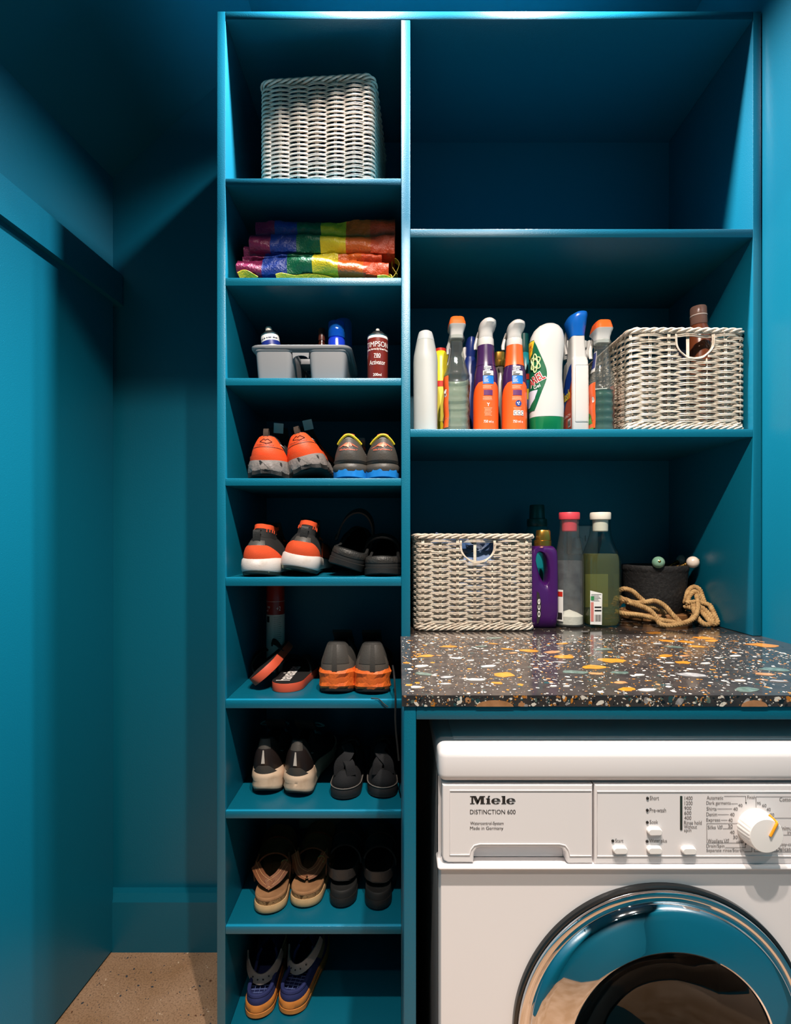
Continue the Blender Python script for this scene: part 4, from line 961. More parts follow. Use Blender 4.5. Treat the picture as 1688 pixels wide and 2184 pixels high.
for i, (px, D, rz, lab) in enumerate(((733, 1040, 1, 'black canvas shoe with collapsed heel, left of its pair on the seventh shelf'), (818, 1046, 0, 'black canvas shoe with collapsed heel, right of its pair, beside the divider'))):
    r = shoe_thing('canvas_shoe', lab, 'black canvas shoes', px, D, z7, rz=rz)
    s = Shoe(L=.255, zh=.060, zd=.052, ze=.076, zt=.084, zto=.05, hs=.026, ht=.022, rock=.003, wh=.0325, wf=.0365, lean=.25, sw=1.05, kx=.72, side=1-2*i, bulge=.004)
    s.upper(r, CNV); s.sole(r, CNS, BLKL, .3)
    pp = [s.S(u, .02, .0035) for u in [-.2+.4*j/24 for j in range(25)]]; MB().tube(pp, .0011, 5).build('foxing_line', M('worn_grey_edge', (112, 104, 98), .7), r)
    q = 1-2*i
    MB().strap(spline([(-.012*q, .018, .050), (-.010*q, .018, .074), (.010*q, .030, .092), (.002*q, .056, .100)], 6), [(1, .2, 0)]*19, [.022]*19, .007).build('folded_tongue', CNV, r)
    MB().strap(spline([(.016*q, .012, .050), (.012*q, .016, .074), (-.004*q, .034, .082)], 6), [(1, .5, 0)]*13, .022, .005).build('folded_heel', CNV, r)
    s.laces(r, BLKF, 4)
# ---- row 8: sandals
z8 = SZ(7)
def sandal(label, group, px, D, cork, L, wh, wf, mats, **kw):
    r = shoe_thing('sandal', label, group, px, D, z8, 'sandal', **kw)
    s = Shoe(L=L, wh=wh, wf=wf, hs=.034 if cork else .036, ht=.028, rock=.004, sw=1, toe=.004, side=kw.get('rz', 0) and 1)
    s.rings([(.99, 0), (1.04, .08), (1.05, .42), (1.02, .58), (.9, .58)], 'outsole', mats[0], r)
    if cork: s.rings([(.98, .56), (.985, .86), (.9, .86)], 'cork_layer', mats[1], r)
    s.rings([(.985, .85 if cork else .56), (1.0, .9), (.99, 1.05), (.95, 1.10), (.86, 1.0), (.5, .93)], 'footbed', mats[2], r)
    return r, s
TANS = M('tan_rubber', (206, 170, 124), .55, col2=(184, 146, 104), cscale=20); CORK = M('cork', (150, 116, 76), .85, bump=(500, .8), col2=(110, 80, 50), cscale=260, cpos=(.5, .6))
SUE = M('tan_footbed', (170, 124, 84), .8, bump=(600, .3), col2=(140, 98, 64), cscale=18); LEA = M('brown_leather', (126, 74, 40), .6, bump=(400, .3), col2=(104, 58, 30), cscale=25); STI = M('tan_stitch', (190, 140, 90), .7)
for i, (px, D, rz, lab) in enumerate(((571, 1028, 6, 'brown leather strap sandal, left of its pair, nearest the side panel'), (644, 1046, -4, 'brown leather strap sandal, right of its pair, strap end curled'))):
    r, s = sandal(lab, 'brown sandals', px, D, True, .262, .0350, .0385, (TANS, CORK, SUE), rz=rz)
    # back strap folded down to a V over the heel
    c = (-.001, .030, .047) if i == 0 else (.002, .044, .049)
    for q in (1, -1):
        pts = spline([(c[0]-q*.006, c[1], c[2]), (q*.018, c[1]+.012, c[2]+.010), (q*.0365, c[1]+.034, c[2]+.027)], 6)
        if i == 1: pts = spline([(c[0], c[1]-.002, c[2]), (q*.020, c[1]+.008, c[2]+.006), (q*.0365, c[1]+.034, c[2]+.027)], 6)
        st = MB().strap(pts, [(0, .62, .78)]*13, .022, .0035).build('heel_strap', LEA, r)
        sp = MB()
        for k in (-1, 1): sp.tube([Vector(p)+Vector((0, .0040*k-.0016, .0054*k+.0014)) for p in pts], .0005, 4)
        stuff(sp.build('stitching', STI, st))
    for y0, w_ in ((.125, .05), (.19, .045)):
        n = 16; pts = [(.043*cos(pi*j/n), y0+.01*sin(pi*j/n), .026+.048*max(0, sin(pi*j/n))**.8) for j in range(n+1)]
        MB().strap(pts, (0, 1, .15), w_, .004).build('front_strap', LEA, r)
    for q in (1, -1): MB().strap(spline([(q*.039, .080, .030), (q*.041, .086, .052), (q*.038, .110, .064)], 5), (0, 1, 0), .022, .004).build('side_strap', LEA, r)
    MB().tube([(.030+.008*cos(a), .066, .072+.008*sin(a)) for a in [2*pi*j/14 for j in range(14)]], .0014, 6, closed=True).build('buckle', M('dull_brass', (150, 118, 70), .35, 1), r)
BLT_ = M('black_leather', (44, 40, 38), .42, bump=(300, .3))
for i, (px, D, rz, lab) in enumerate(((728, 1046, 0, 'black leather two-strap sandal, left of its pair on the eighth shelf'), (806, 1040, 3, 'black leather two-strap sandal, right of its pair, beside the divider'))):
    r, s = sandal(lab, 'black sandals', px, D, False, .258, .0295, .034, (BLKL, None, BLKM), rz=2 if i == 0 else 0)
    n = 18; pts = [(.036*math.copysign(abs(cos(pi*j/n))**.6, cos(pi*j/n)), .082-.060*max(0, sin(pi*j/n)), .056+.006*sin(pi*j/n)) for j in range(n+1)]
    st = MB().strap(pts, (0, .1, 1), .020, .003).build('heel_strap', BLT_, r)
    MB().tube([(-.0375, .074+.010*cos(a), .057+.012*sin(a)) for a in [2*pi*j/14 for j in range(14)]], .0012, 6, closed=True).build('buckle', M('dark_steel', (90, 88, 86), .3, 1), st)
    for y0, w_ in ((.135, .045), (.195, .045)):
        pts = [(.040*cos(pi*j/n), y0+.008*sin(pi*j/n), .028+.046*max(0, sin(pi*j/n))**.8) for j in range(n+1)]
        MB().strap(pts, (0, 1, .1), w_, .004).build('front_strap', BLT_, r)
# socket plate low on the back wall above the sandals
t = thing('wall_socket', 'off-white double socket plate low on the back wall above the black sandals', 'socket', (X(692, 1308), Y(1311.4), Z(1742, 1308)-.03))
MB().box(-.0705, .0705, -.010, 0, 0, .086, bev=.004).build('faceplate', M('cream_plastic', (150, 146, 134), .45), t)
for q in (-.03, .03):
    for dx, z_, w_, h_ in ((0, .056, .004, .008), (-.011, .036, .007, .004), (.011, .036, .007, .004)): MB().box(q+dx-w_/2, q+dx+w_/2, -.0104, -.009, z_-h_/2, z_+h_/2).build('socket_slot', BLK, t, smooth=False)
# ---- row 9: navy shoes with orange soles
z9 = SZ(8)
NVY = M('navy_mesh', (34, 42, 92), .75, bump=(900, .4)); GUM = M('orange_gum_rubber', (206, 130, 58), .5, col2=(180, 108, 44), cscale=25); GST = M('grey_strap', (150, 138, 132), .6, bump=(700, .3))
for i, (px, D, rz, lab) in enumerate(((547, 1037, 3, 'navy shoe with orange gum sole and grey strap, left of its pair'), (614, 1046, -9, 'navy shoe with orange gum sole and grey strap, right of its pair'))):
    r = shoe_thing('strap_shoe', lab, 'navy strap shoes', px, D, z9, rz=rz)
    s = Shoe(L=.262, wh=.0320, wf=.037, hs=.032, ht=.026, rock=.004, sw=1.03, zh=.050, zd=.050, ze=.080, zt=.090, zto=.055, kx=.85, lean=.05, bulge=.002)
    s.rings([(.98, 0), (1.05, .08), (1.06, .42), (1.0, .46), (.9, .46)], 'outsole', GUM, r); s.rings([(1.0, .44), (1.05, .52), (1.05, .9), (1.01, 1.0), (.9, 1.0)], 'midsole', GUM, r)
    s.upper(r, NVY, NVY)
    nt = MB()
    for k in range(7):
        y0 = .018+.009*k; ww = s.wh*.78*sqrt(max(.05, 1-max(0, (.04-y0)/.04)**2)); nt.tube([(-ww, y0, .0350+.003), (0, y0, .0385), (ww, y0, .035+.003)], .0007, 4)
    for k in range(-2, 3): nt.tube([(k*.011, .016, .0382), (k*.011, .075, .0385)], .0007, 4)
    stuff(nt.build('insole_grid', M('pale_blue_print', (84, 100, 150), .7), r))
    pp = [s.S(u, 1.02, -.001) for u in [-.17+.34*j/24 for j in range(25)]]; MB().tube(pp, .0045, 7).build('padded_collar', NVY, r)
    n = 20; pts = [(.040*cos(pi*j/n), .095-.052*max(0, sin(pi*j/n))**1.2, .050+.024*(1-sin(pi*j/n))+.004) for j in range(n+1)]
    if i: pts = [(x+.004, y+.012, z+.014*(x/.04)+.006) for x, y, z in pts]
    st = MB().strap(pts, [(0, .35, 1)]*(n+1), .020, .003).build('heel_strap', GST, r)
    for j in (7, 9, 11, 13):
        p = Vector(pts[j]); MB().lathe([(.0003, -.0004), (.0018, -.0004), (.0018, .0004), (.0003, .0004)], 8).xf(Matrix.Translation(p+Vector((0, -.0028, .001))) @ Matrix.Rotation(pi/2, 4, 'X')).build('strap_hole', BLK, st)
    MB().strap(spline([(.040, .095, .06), (.046, .12, .085), (.040, .15, .09)], 5), (0, .4, 1), .02, .003).build('side_strap', M('olive_strap', (70, 66, 46), .7), r)
# ================================================================ cleaning bottles on the wide shelf
PLW = M('white_bottle_plastic', (204, 199, 194), .3, coat=.15); CLR = MT('clear_plastic', (236, 240, 238), .05); ORC = M('orange_cap', (238, 98, 34), .3, coat=.2)
ORL = M('orange_label', (230, 88, 28), .35, coat=.3); PUR = M('purple_sleeve', (58, 26, 74), .3, coat=.3); NAV = M('navy_plastic', (20, 38, 104), .35)
FROST = M('frosted_plastic', (184, 184, 179), .4, trans=.2, ior=1.3); TEALP = M('teal_bottle_plastic', (10, 112, 120), .35, coat=.2); DGRN = M('dark_green_cap', (6, 66, 62), .35, coat=.2); GOLD = M('gold_cap', (190, 140, 62), .25, .9)
GRN = M('green_label', (10, 92, 58), .35, coat=.2); GRNP = M('green_base', (8, 98, 56), .3, coat=.2); YLP = M('yellow_bottle_plastic', (226, 200, 40), .35); REDP = M('red_print', (190, 40, 26), .4)
def bt(name, label, px, D, z=None, rz=0, cat='bottle', tilt=(0, 0), group='cleaning bottles on the wide shelf'):
    return thing(name, label, cat, (X(px, D), Y(D), (RS if z is None else z)+.0003), (tilt[0], tilt[1], math.radians(rz)), group)
def hz(py, D): return Z(py, D)-RS-.0003
def pr(prof, D, s=1): return [(r*D*1e-6, hz(py, D)) for py, r in prof]
# 1 translucent white bottle with frosted cap
D = 1042; t = bt('squeeze_bottle', 'plain translucent white bottle with a frosted cone cap, far left of the shelf', 908, D)
P = [(.023, 0), (.0265, .004)]+pr([(880, 25.5), (775, 26), (760, 25), (742, 21.5), (729, 19)], D)
MB().lathe(P, 40).build('bottle_body', FROST, t)
MB().lathe(pr([(728.5, 18.6), (726, 18.5), (714, 15.5), (710, 14), (707.5, 10), (707, .1)], D), 32).build('cap', M('frosted_cap', (206, 208, 208), .45, trans=.3, ior=1.3), t)
# 2 yellow bottle behind
D = 1135; t = bt('bleach_bottle', 'yellow bottle with a red cap behind the translucent white bottle', 940, D)
P = [(.026, 0), (.028, .003)]+pr([(900, 25), (770, 24), (758, 20), (752, 13)], D)
MB().lathe(P, 32, sx=.85, sy=1.1).build('bottle_body', YLP, t)
MB().lathe(pr([(752, 11), (751, 12), (745.5, 12), (744.5, .1)], D), 24).build('cap', REDP, t)
mb = MB(); patch(mb, P, -150, -20, hz(905, D), hz(822, D), sx=.85, sy=1.1); mb.build('label', M('yellow_label', (232, 214, 80), .4), t, fixn=False)
mb = MB(); patch(mb, P, -150, -20, hz(832, D), hz(820, D), off=.001, sx=.85, sy=1.1, nz=2); mb.build('red_band', REDP, t, fixn=False)
# generic trigger head: seen from behind, a rounded hump above a screw collar
def trigger(t, D, base, top, cxp, rz=0, mat=PLW, R=17, neck=None, topmat=None):
    par = thing
    b, tp = hz(base, D), hz(top, D); h = tp-b; r = R*D*1e-6
    MB().lathe([(r*1.0, b-.001), (r*1.02, b+.001), (r*.98, b+h*.24), (r*.92, b+h*.26)], 28).build('screw_collar', mat, t)
    MB().loft([(0, 0, b+h*.25, r*.92, r*.92), (-r*.02, -.002, b+h*.38, r*.86, r*.95), (r*.02, .0, b+h*.50, r*.88, r*1.1), (r*.12, .003, b+h*.62, r*1.02, r*1.5, 2.2), (r*.22, .004, b+h*.76, r*1.06, r*1.9, 2.4), (r*.26, .004, b+h*.87, r*1.0, r*1.9, 2.4), (r*.26, .004, b+h*.95, r*.78, r*1.6, 2.2), (r*.22, .004, b+h*.995, r*.4, r*.8), (r*.22, .004, b+h, .0004, .0004)], 32).build('trigger_head', mat, t)
    MB().loft([(-r*.5, r*2.0, b+h*.80, .004, .006), (-r*.7, r*2.6, b+h*.60, .004, .0045), (-r*.9, r*2.5, b+h*.30, .0045, .004), (-r*.95, r*2.2, b+h*.1, .004, .003)], 14).build('trigger_lever', mat, t)
    MB().box(-r*.62, r*.3, r*1.7, r*2.6, b+h*.68, b+h*.86, bev=.003).build('nozzle', mat, t)
def square_head(t, D, base, split, top, px0, cpx, w0, w1, wt):
    """white flared head with a hexagonal orange cap on top"""
    s = D*1e-6; cx_ = 0
    MB().lathe([(w0*.62*s, hz(base, D)), (w0*.64*s, hz(base-3, D)), (w0*.60*s, hz(base-9, D))], 24).build('screw_collar', CLR, t)
    zb, zs, zt_ = hz(base-4, D), hz(split, D), hz(top, D); m = zb+(zs-zb)*.4
    MB().loft([(0, 0, zb, w0*.5*s, .012, 4), (0, 0, m, w0*.5*s, .014, 4), (.001, .004, zb+(zs-zb)*.75, w1*.46*s, .022, 5), (.001, .006, zs-.002, w1*.52*s, .028, 5), (.001, .006, zs, w1*.53*s, .029, 5)], 32).build('trigger_head', PLW, t, ang=50)
    MB().loft([(.001, .006, zs+.0002, w1*.52*s, .0285, 5), (.001, .006, zs+(zt_-zs)*.35, wt*.56*s, .026, 4.5), (.001, .006, zt_-.0015, wt*.46*s, .023, 4.5), (.001, .006, zt_, wt*.40*s, .021, 4.5)], 32).build('orange_cap', ORC, t, ang=50)
    MB().loft([(-.009, .026, zs-.006, .004, .006), (-.012, .034, zs-.022, .004, .005), (-.015, .030, zb-.006, .005, .004), (-.016, .022, zb-.026, .004, .003)], 14).build('trigger_lever', PLW, t)
def back_label(t, P, z0, z1, mat, e=2.6, a0=6, a1=174):
    mb = MB(); patch(mb, P, a0, a1, z0, z1, off=-.0008, e=e, na=14); mb.build('far_side_label', mat, t, fixn=False)
def ridged(t, P, D, liquid=None, lmat=None, ridges=(), sx=1, sy=1):
    q = []
    for r, z in P: q.append((r, z))
    # inner wall makes it a real shell
    inner = [(max(r-.0011, .0005), z+(.0015 if i == 0 else 0)) for i, (r, z) in enumerate(q)]
    MB().lathe(q, 44, sx=sx, sy=sy, e=2.6).build('bottle_body', CLR, t)
    if liquid:
        lp_ = [(r-.0016, z) for r, z in inner if z < liquid]; lr = prof_r(inner, liquid)-.0005
        MB().lathe([(.0005, lp_[0][1]+.0006)]+[(r, z+.0007) for r, z in lp_]+[(lr, liquid), (.0005, liquid)], 40, sx=sx, sy=sy, e=2.6, cap=False).build('liquid', lmat, t)
def ridge_profile(D, zs, r0, amp, n, pts_top):
    out = [(r0*.9*D*1e-6, .0), (r0*D*1e-6, .003)]; z1 = zs
    for i in range(n*4+1):
        z = .010+(z1-.010)*i/(n*4); out.append(((r0-amp*(.5-.5*cos(2*pi*i/4)))*D*1e-6, z))
    return out+[(r*D*1e-6, hz(py, D)) for py, r in pts_top]
D = 1048; t = bt('spray_bottle', 'clear spray bottle with orange-topped white trigger, second front bottle from the left', 974, D, cat='spray bottle')
P = ridge_profile(D, hz(805, D), 27.5, 2.4, 6, [(798, 25), (785, 21), (765, 16.5), (745, 13.5), (730, 12.5)])
WATER = MT('clear_liquid', (226, 232, 226), .03)
ridged(t, P, D, hz(766, D), WATER); back_label(t, P, .012, hz(806, D), M('label_back', (236, 232, 226), .6))
mb = MB(); patch(mb, P, -196, -128, .010, hz(808, D), off=.0014, e=2.6); mb.build('side_label', ORL, t, fixn=False)
mb = MB(); patch(mb, P, -200, -172, .008, .040, off=.0018, e=2.6); mb.build('label_accent', M('violet_print', (110, 40, 120), .4), t, fixn=False)
mb = MB(); patch(mb, P, -18, 20, .010, hz(812, D), off=.0014, e=2.6); mb.build('side_label', ORL, t, fixn=False)
mb = MB(); patch(mb, P, -190, -150, hz(782, D), hz(745, D), off=.0012, e=2.6); mb.build('neck_label', PLW, t, fixn=False)
mb = MB(); patch(mb, P, -188, -155, hz(775, D), hz(747, D), off=.0016, e=2.6); mb.build('neck_label_panel', NAV, t, fixn=False)
mb = MB(); wrap_text(mb, 'te', P, -152, .018, hz(850, D), hz(838, D), off=.002, e=2.6, bold=.03, tilt=pi/2); mb.build('lettering', PLW, t, smooth=False, fixn=False)
square_head(t, D, 728, 698, 680, 974, 974, 28, 34, 32)
# 4 navy spray behind
D = 1150; t = bt('spray_bottle', 'navy spray bottle with white trigger half hidden behind the clear and purple sprays', 1003, D, cat='spray bottle')
P = [(.022, 0), (.024, .003)]+pr([(900, 22), (790, 20), (772, 13), (764, 11)], D)
MB().lathe(P, 28).build('bottle_body', NAV, t)
MB().loft([(.0, 0, hz(768, D), .011, .012), (.001, .002, hz(755, D), .013, .016), (.002, .002, hz(735, D), .013, .02), (.003, .004, hz(722, D), .010, .018), (.003, .004, hz(719, D), .004, .008)], 24).build('trigger_head', NAV, t)
MB().loft([(-.013, .0, hz(742, D), .004, .006), (-.016, .0, hz(756, D), .006, .006), (-.010, .0, hz(772, D), .007, .006), (-.006, .0, hz(776, D), .004, .004)], 16).build('trigger_lever', PLW, t)
# 5, 7 oven sprays
def oven(label, px, D, sleeve, top, ntop):
    t = bt('spray_bottle', label, px, D, cat='spray bottle')
    P = [(23.5e-6*D, 0), (26e-6*D, .003)]+pr([(905, 26), (830, 26), (800, 24.5), (785, 21), (775, 19), (745, 17)], D)
    MB().lathe(P, 40).build('bottle_body', PUR, t)
    mb = MB(); patch(mb, P, lambda k: -90-100*max(.0, 1-k**3.0)**.5-4, lambda k: -90+100*max(.0, 1-k**3.0)**.5+4, .004, hz(816, D), off=.0008, na=26, nz=18); mb.build('front_label', ORL, t, fixn=False)
    sm_ = MB(); q = P
    MB().lathe([(r+.0006, z) for r, z in pr([(784, 20.8), (775, 19), (758, 18), (740, 16.8), (738.5, 15)], D)], 36).build('neck_sleeve', sleeve, t)
    MB().lathe(pr([(742, 16), (741, 17), (737, 17), (736, 15)], D), 30).build('tamper_ring', PLW, t)
    for k, (a, b, c, d, m_) in enumerate(((-112, -62, 808, 798, PLW), (-112, -62, 826, 809, M('sky_print', (20, 110, 190), .4)), (-108, -68, 850, 839, M('plum_print', (92, 44, 92), .4)))):
        mb = MB(); patch(mb, P, a, b, hz(c, D), hz(d, D), off=.0013, nz=3); mb.build('printed_panel', m_, t, fixn=False)
    mb = MB()
    for a, b, y_ in ((-108, -96, 788), (-94, -70, 788), (-107, -99, 791.6), (-96, -70, 791.6), (-100, -96, 795), (-93, -78, 795)): patch(mb, P, a, b, hz(y_+2, D), hz(y_, D), off=.0012, nz=1)
    stuff(mb.build('fine_print', PRW, t, fixn=False))
    for k, y_ in enumerate((800, 802, 804.6, 806)):
        mb = MB(); patch(mb, P, -108, (-94, -96, -76, -80)[k], hz(y_+.9, D), hz(y_, D), off=.0018, nz=1); stuff(mb.build('fine_print', BLK, t, fixn=False))
    for k, y_ in enumerate((811, 813.6, 816.4, 819, 821.6)):
        mb = MB(); patch(mb, P, -108, (-92, -97, -88, -90, -86)[k], hz(y_+.8, D), hz(y_, D), off=.0018, nz=1); stuff(mb.build('fine_print', PRW, t, fixn=False))
    for s_, w_, a, b in (('750 ml e', .021, 907.5, 902),):
        mb = MB(); wrap_text(mb, s_, P, -86, w_, hz(a, D), hz(b, D), off=.0016); mb.build('lettering', PRW, t, smooth=False, fixn=False)
    fp_ = MB()
    for i in range(8): patch(fp_, P, -112, -70-(i*13 % 7), hz(829.6+i*1.9 if i < 4 else 853+(i-4)*2, D)-.0009, hz(829.6+i*1.9 if i < 4 else 853+(i-4)*2, D), off=.0014, nz=1)
    for i in range(7): patch(fp_, P, -106+(i*7 % 4), -70-(i*11 % 8), hz(876+i*2.6, D)-.0009, hz(876+i*2.6, D), off=.0014, nz=1)
    stuff(fp_.build('fine_print', M('pale_orange_print', (246, 170, 130), .5), t, fixn=False))
    if ntop:
        mb = MB(); rr_ = 6.2e-6*D
        R0 = prof_r(P, hz(867, D)); mb.add([ring_pt(0, 0, hz(867, D)+rr_*sin(a), R0+.0016, R0+.0016, 2, math.radians(-84)+rr_*cos(a)/R0) for a in [2*pi*i/20 for i in range(20)]], [tuple(range(20))]); mb.build('round_badge', M('navy_badge', (30, 60, 130), .4), t, smooth=False, fixn=False)
        mb = MB()
        for dx, dz in ((-2, 1), (1.5, 2), (0, -2)): mb.add([ring_pt(0, 0, hz(867, D)+(dz+1.3*sin(a))*D*1e-6, R0+.002, R0+.002, 2, math.radians(-84)+(dx+1.5*cos(a))*D*1e-6/R0) for a in [2*pi*i/8 for i in range(8)]], [tuple(range(8))])
        mb.build('badge_dots', PRW, t, smooth=False, fixn=False)
        for k in range(3):
            mb = MB(); patch(mb, P, -106+16*k, -93+16*k, hz(892, D), hz(882, D), off=.0018, nz=2); mb.build('printed_icon', PRW, t, fixn=False)
            mb = MB(); wrap_text(mb, 'C', P, -99.5+16*k, .005, hz(890.5, D), hz(883.5, D), off=.0021, bold=.02); mb.build('lettering', BLK, t, smooth=False, fixn=False)
    else:
        mb = MB(); text(mb, 'Y', lambda x, y: ring_pt(0, 0, y, prof_r(P, y)+.0016, prof_r(P, y)+.0016, 2, math.radians(-88)+x/.026), -.003, .003, hz(873, D), hz(866, D), .02); mb.build('printed_icon', PRW, t, smooth=False, fixn=False)
    trigger(t, D, 738, top, px, R=17)
    return t
oven('purple-necked orange spray bottle with white trigger, left of its orange-necked twin', 1036.5, 1052, PUR, 684, False)
oven('orange-necked spray bottle with white trigger and round blue badge', 1097.5, 1050, ORL, 688, True)
# 6 gold-capped bottle behind
D = 1150; t = bt('freshener_bottle', 'grey bottle with a gold cap showing between the two orange sprays', 1066, D)
P = [(.030, 0), (.032, .003)]+pr([(900, 27), (805, 26), (790, 18), (785, 13)], D)
MB().lathe(P, 30, sx=.8, sy=1).build('bottle_body', M('smoky_bottle', (116, 106, 100), .3, coat=.2), t)
MB().lathe(pr([(785, 15.5), (783, 16), (773, 16), (772, 14)], D), 30).build('cap_collar', GOLD, t)
MB().loft([(0, 0, hz(z_, D), r*D*1e-6, r*D*1e-6, 3.5) for z_, r in ((772, 11.5), (770, 12), (754, 11), (752, 9), (751.5, 1))], 28).build('cap', GOLD, t)
# 8 teal bottle behind
D = 1140; t = bt('detergent_bottle', 'teal detergent bottle with a dark green cap behind the orange-necked spray', 1118, D)
P = [(.029, 0), (.031, .003)]+pr([(900, 27), (800, 26), (775, 22), (758, 15), (755, 12)], D)
MB().lathe(P, 32, sx=.85, sy=1.1).build('bottle_body', TEALP, t)
MB().lathe(pr([(756, 13.5), (754, 14), (742, 14), (741, 10.5), (714, 10), (712.5, .1)], D), 28).build('cap', DGRN, t)
mb = MB(); patch(mb, P, -110, -20, hz(818, D), hz(806, D), off=.001, sx=.85, sy=1.1, nz=2); mb.build('red_label', REDP, t, fixn=False)
mb = MB(); patch(mb, P, -110, -20, hz(890, D), hz(825, D), off=.001, sx=.85, sy=1.1); mb.build('blue_label', M('blue_label', (20, 84, 150), .4), t, fixn=False)
mb = MB(); patch(mb, P, -100, -60, hz(860, D), hz(838, D), off=.0016, sx=.85, sy=1.1); mb.build('flower_print', YLP, t, fixn=False)
mb = MB(); wrap_text(mb, 'C', P, -70, .012, hz(888, D), hz(868, D), off=.002, sx=.85, sy=1.1, bold=.03); mb.build('lettering', PRW, t, smooth=False, fixn=False)
# 9 gel bottle: bean-shaped, upside down, green base
D = 1056; t = bt('gel_bottle', 'large white washing gel bottle with green label and green foot', 1166, D)
s_ = D*1e-6
sec = []
for py, c, hwp, dy in ((893, 0, 35.5, 24), (870, 0, 36, 26), (840, -1, 35, 27), (810, -1.5, 33.5, 26), (780, -1, 33.5, 26), (755, -.5, 35.5, 27), (735, 0, 36.5, 27), (720, 1.5, 34.5, 26), (708, 3, 30, 23), (699, 4.5, 22, 18), (693.5, 6, 13, 11), (691.5, 6.5, 5, 5), (691.2, 6.5, .3, .3)):
    sec.append((c*s_, 0, hz(py, D), hwp*s_, dy*s_*1.05, 2.4))
MB().loft(sec, 48).build('bottle_body', PLW, t, ang=70)
MB().loft([(0, 0, .0, 32*s_, 23*s_, 2.4), (0, 0, .003, 34.5*s_, 25*s_, 2.4), (0, 0, hz(897, D), 35.8*s_, 25.4*s_, 2.4), (0, 0, hz(893.5, D), 35.4*s_, 25*s_, 2.4)], 44).build('foot_cap', GRNP, t)
def gsec(z):
    S_ = sorted(sec, key=lambda q: q[2])
    for a, b in zip(S_, S_[1:]):
        if a[2] <= z <= b[2]:
            k = (z-a[2])/max(1e-9, b[2]-a[2]); return [a[i]+(b[i]-a[i])*k for i in range(6)]
    return S_[-1]
def gpt(ang, z, off):
    c = gsec(z); return ring_pt(c[0], 0, z, c[3]+off, c[4]+off, 2.4, math.radians(ang))
def gpatch(name, a0, a1, y0, y1, off, mat, na=18, nz=26):
    z0, z1 = hz(y0, D), hz(y1, D); rows = []
    for i in range(nz+1):
        k = i/nz; z = z0+(z1-z0)*k; p, q = a0(k), a1(k); rows.append([gpt(p+(q-p)*j/na, z, off) for j in range(na+1)])
    MB().grid(rows).build(name, mat, t, fixn=False)
edge = lambda k: -162+52*max(0, sin(pi*min(1, .06+k*.9)))**.6+14*sin(pi*k)**4
gpatch('label', lambda k: -200, edge, 880, 732, .0008, GRN)
gpatch('label_flash', lambda k: -180, lambda k: interp(k, [0, .25, 1], [-172, -155, -142]), 768, 734, .0013, M('yellow_flash', (238, 190, 40), .4), nz=8)
gpatch('label_gel_splash', lambda k: -196, lambda k: interp(k, [0, .5, 1], [-170, -140, -128]), 872, 838, .0013, M('lilac_print', (200, 200, 214), .4), nz=8)
def gtext(s, ac, yc, w_, h_, mat, tilt=0, bold=.03, off=.0019):
    mb = MB()
    def fn(x, y):
        x, y = x*cos(tilt)-y*sin(tilt), x*sin(tilt)+y*cos(tilt); return gpt(ac+math.degrees(x/(.033)), hz(yc, D)+y, off)
    text(mb, s, fn, -w_/2, w_/2, -h_/2, h_/2, bold); mb.build('lettering', mat, t, smooth=False, fixn=False)
gtext('ARIEL', -138, 815, .0425, .0215, PRW, .45, .07, .0015); gtext('ARIEL', -138, 815, .040, .019, M('scarlet_print', (176, 26, 26), .4), .45, .02); gtext('Gel', -132, 831, .016, .008, PRW, .3, .01)
gtext('FAMILY', -163, 744, .014, .0055, REDP, .6, .01); gtext('PACK', -160, 751, .012, .0055, REDP, .6, .01)
em = MB()
for k in range(3):
    a = pi/2+2*pi*k/3; pts = []
    for i in range(17):
        b = 2*pi*i/16; u_, v_ = .011*cos(b)*1.25, .0055*sin(b); x, y = u_*cos(a)-v_*sin(a), u_*sin(a)+v_*cos(a); pts.append(gpt(-140+math.degrees(x/.033), hz(782, D)+y*1.5, .0022))
    em.tube(pts, .0014, 5)
em.build('label_emblem', M('pale_green_print', (210, 222, 160), .4), t)
# 10 bleach spray, white square bottle with a blue funnel top
D = 1052; s_ = D*1e-6
t = bt('spray_bottle', 'white square bleach spray with a tall blue head, right of the gel bottle', 1228, 1087, cat='spray bottle')
sec10 = [(0, 0, 0, 17.5*s_, .036, 8), (0, 0, .003, 19*s_, .038, 8), (0, 0, hz(850, D), 19*s_, .038, 8), (0, 0, hz(768, D), 17.5*s_, .036, 8), (0, 0, hz(760, D), 17*s_, .032, 7), (-.001, -.008, hz(757, D), 15.5*s_, .024, 5), (-.002, -.012, hz(735, D), 15*s_, .020, 4.5), (-.003, -.014, hz(711, D), 14.5*s_, .018, 4)]
MB().loft(sec10, 64).build('bottle_body', PLW, t, ang=40)
MB().box(-13*s_, 15*s_, -.0395, -.036, hz(900, D), hz(778, D), bev=.003, seg=3).build('raised_back_panel', PLW, t)
def face10(name, pts, mat, off=.0004):
    MB().add([(-19.05*s_-off, y, hz(py, D)) for y, py in pts], [tuple(range(len(pts)))]).build(name, mat, t, smooth=False, fixn=False)
face10('label', [(-.034, 912), (.030, 912), (.030, 840), (.010, 800), (-.020, 778), (-.033, 776)], M('red_brown_label', (206, 76, 26), .35, coat=.2))
face10('label_blue', [(-.034, 810), (-.018, 832), (.004, 852), (.030, 884), (.030, 838), (.010, 798), (-.020, 776), (-.034, 774)], M('cobalt_label', (24, 62, 150), .35, coat=.2), .0008)
def side10(s, y0, y1, pa, pb, mat, bold):
    mb = MB(); text(mb, s, lambda x, y: (-19.05*s_-.0013, -x, y), -y0, -y1, hz(pa, D), hz(pb, D), bold); mb.build('lettering', mat, t, smooth=False, fixn=False)
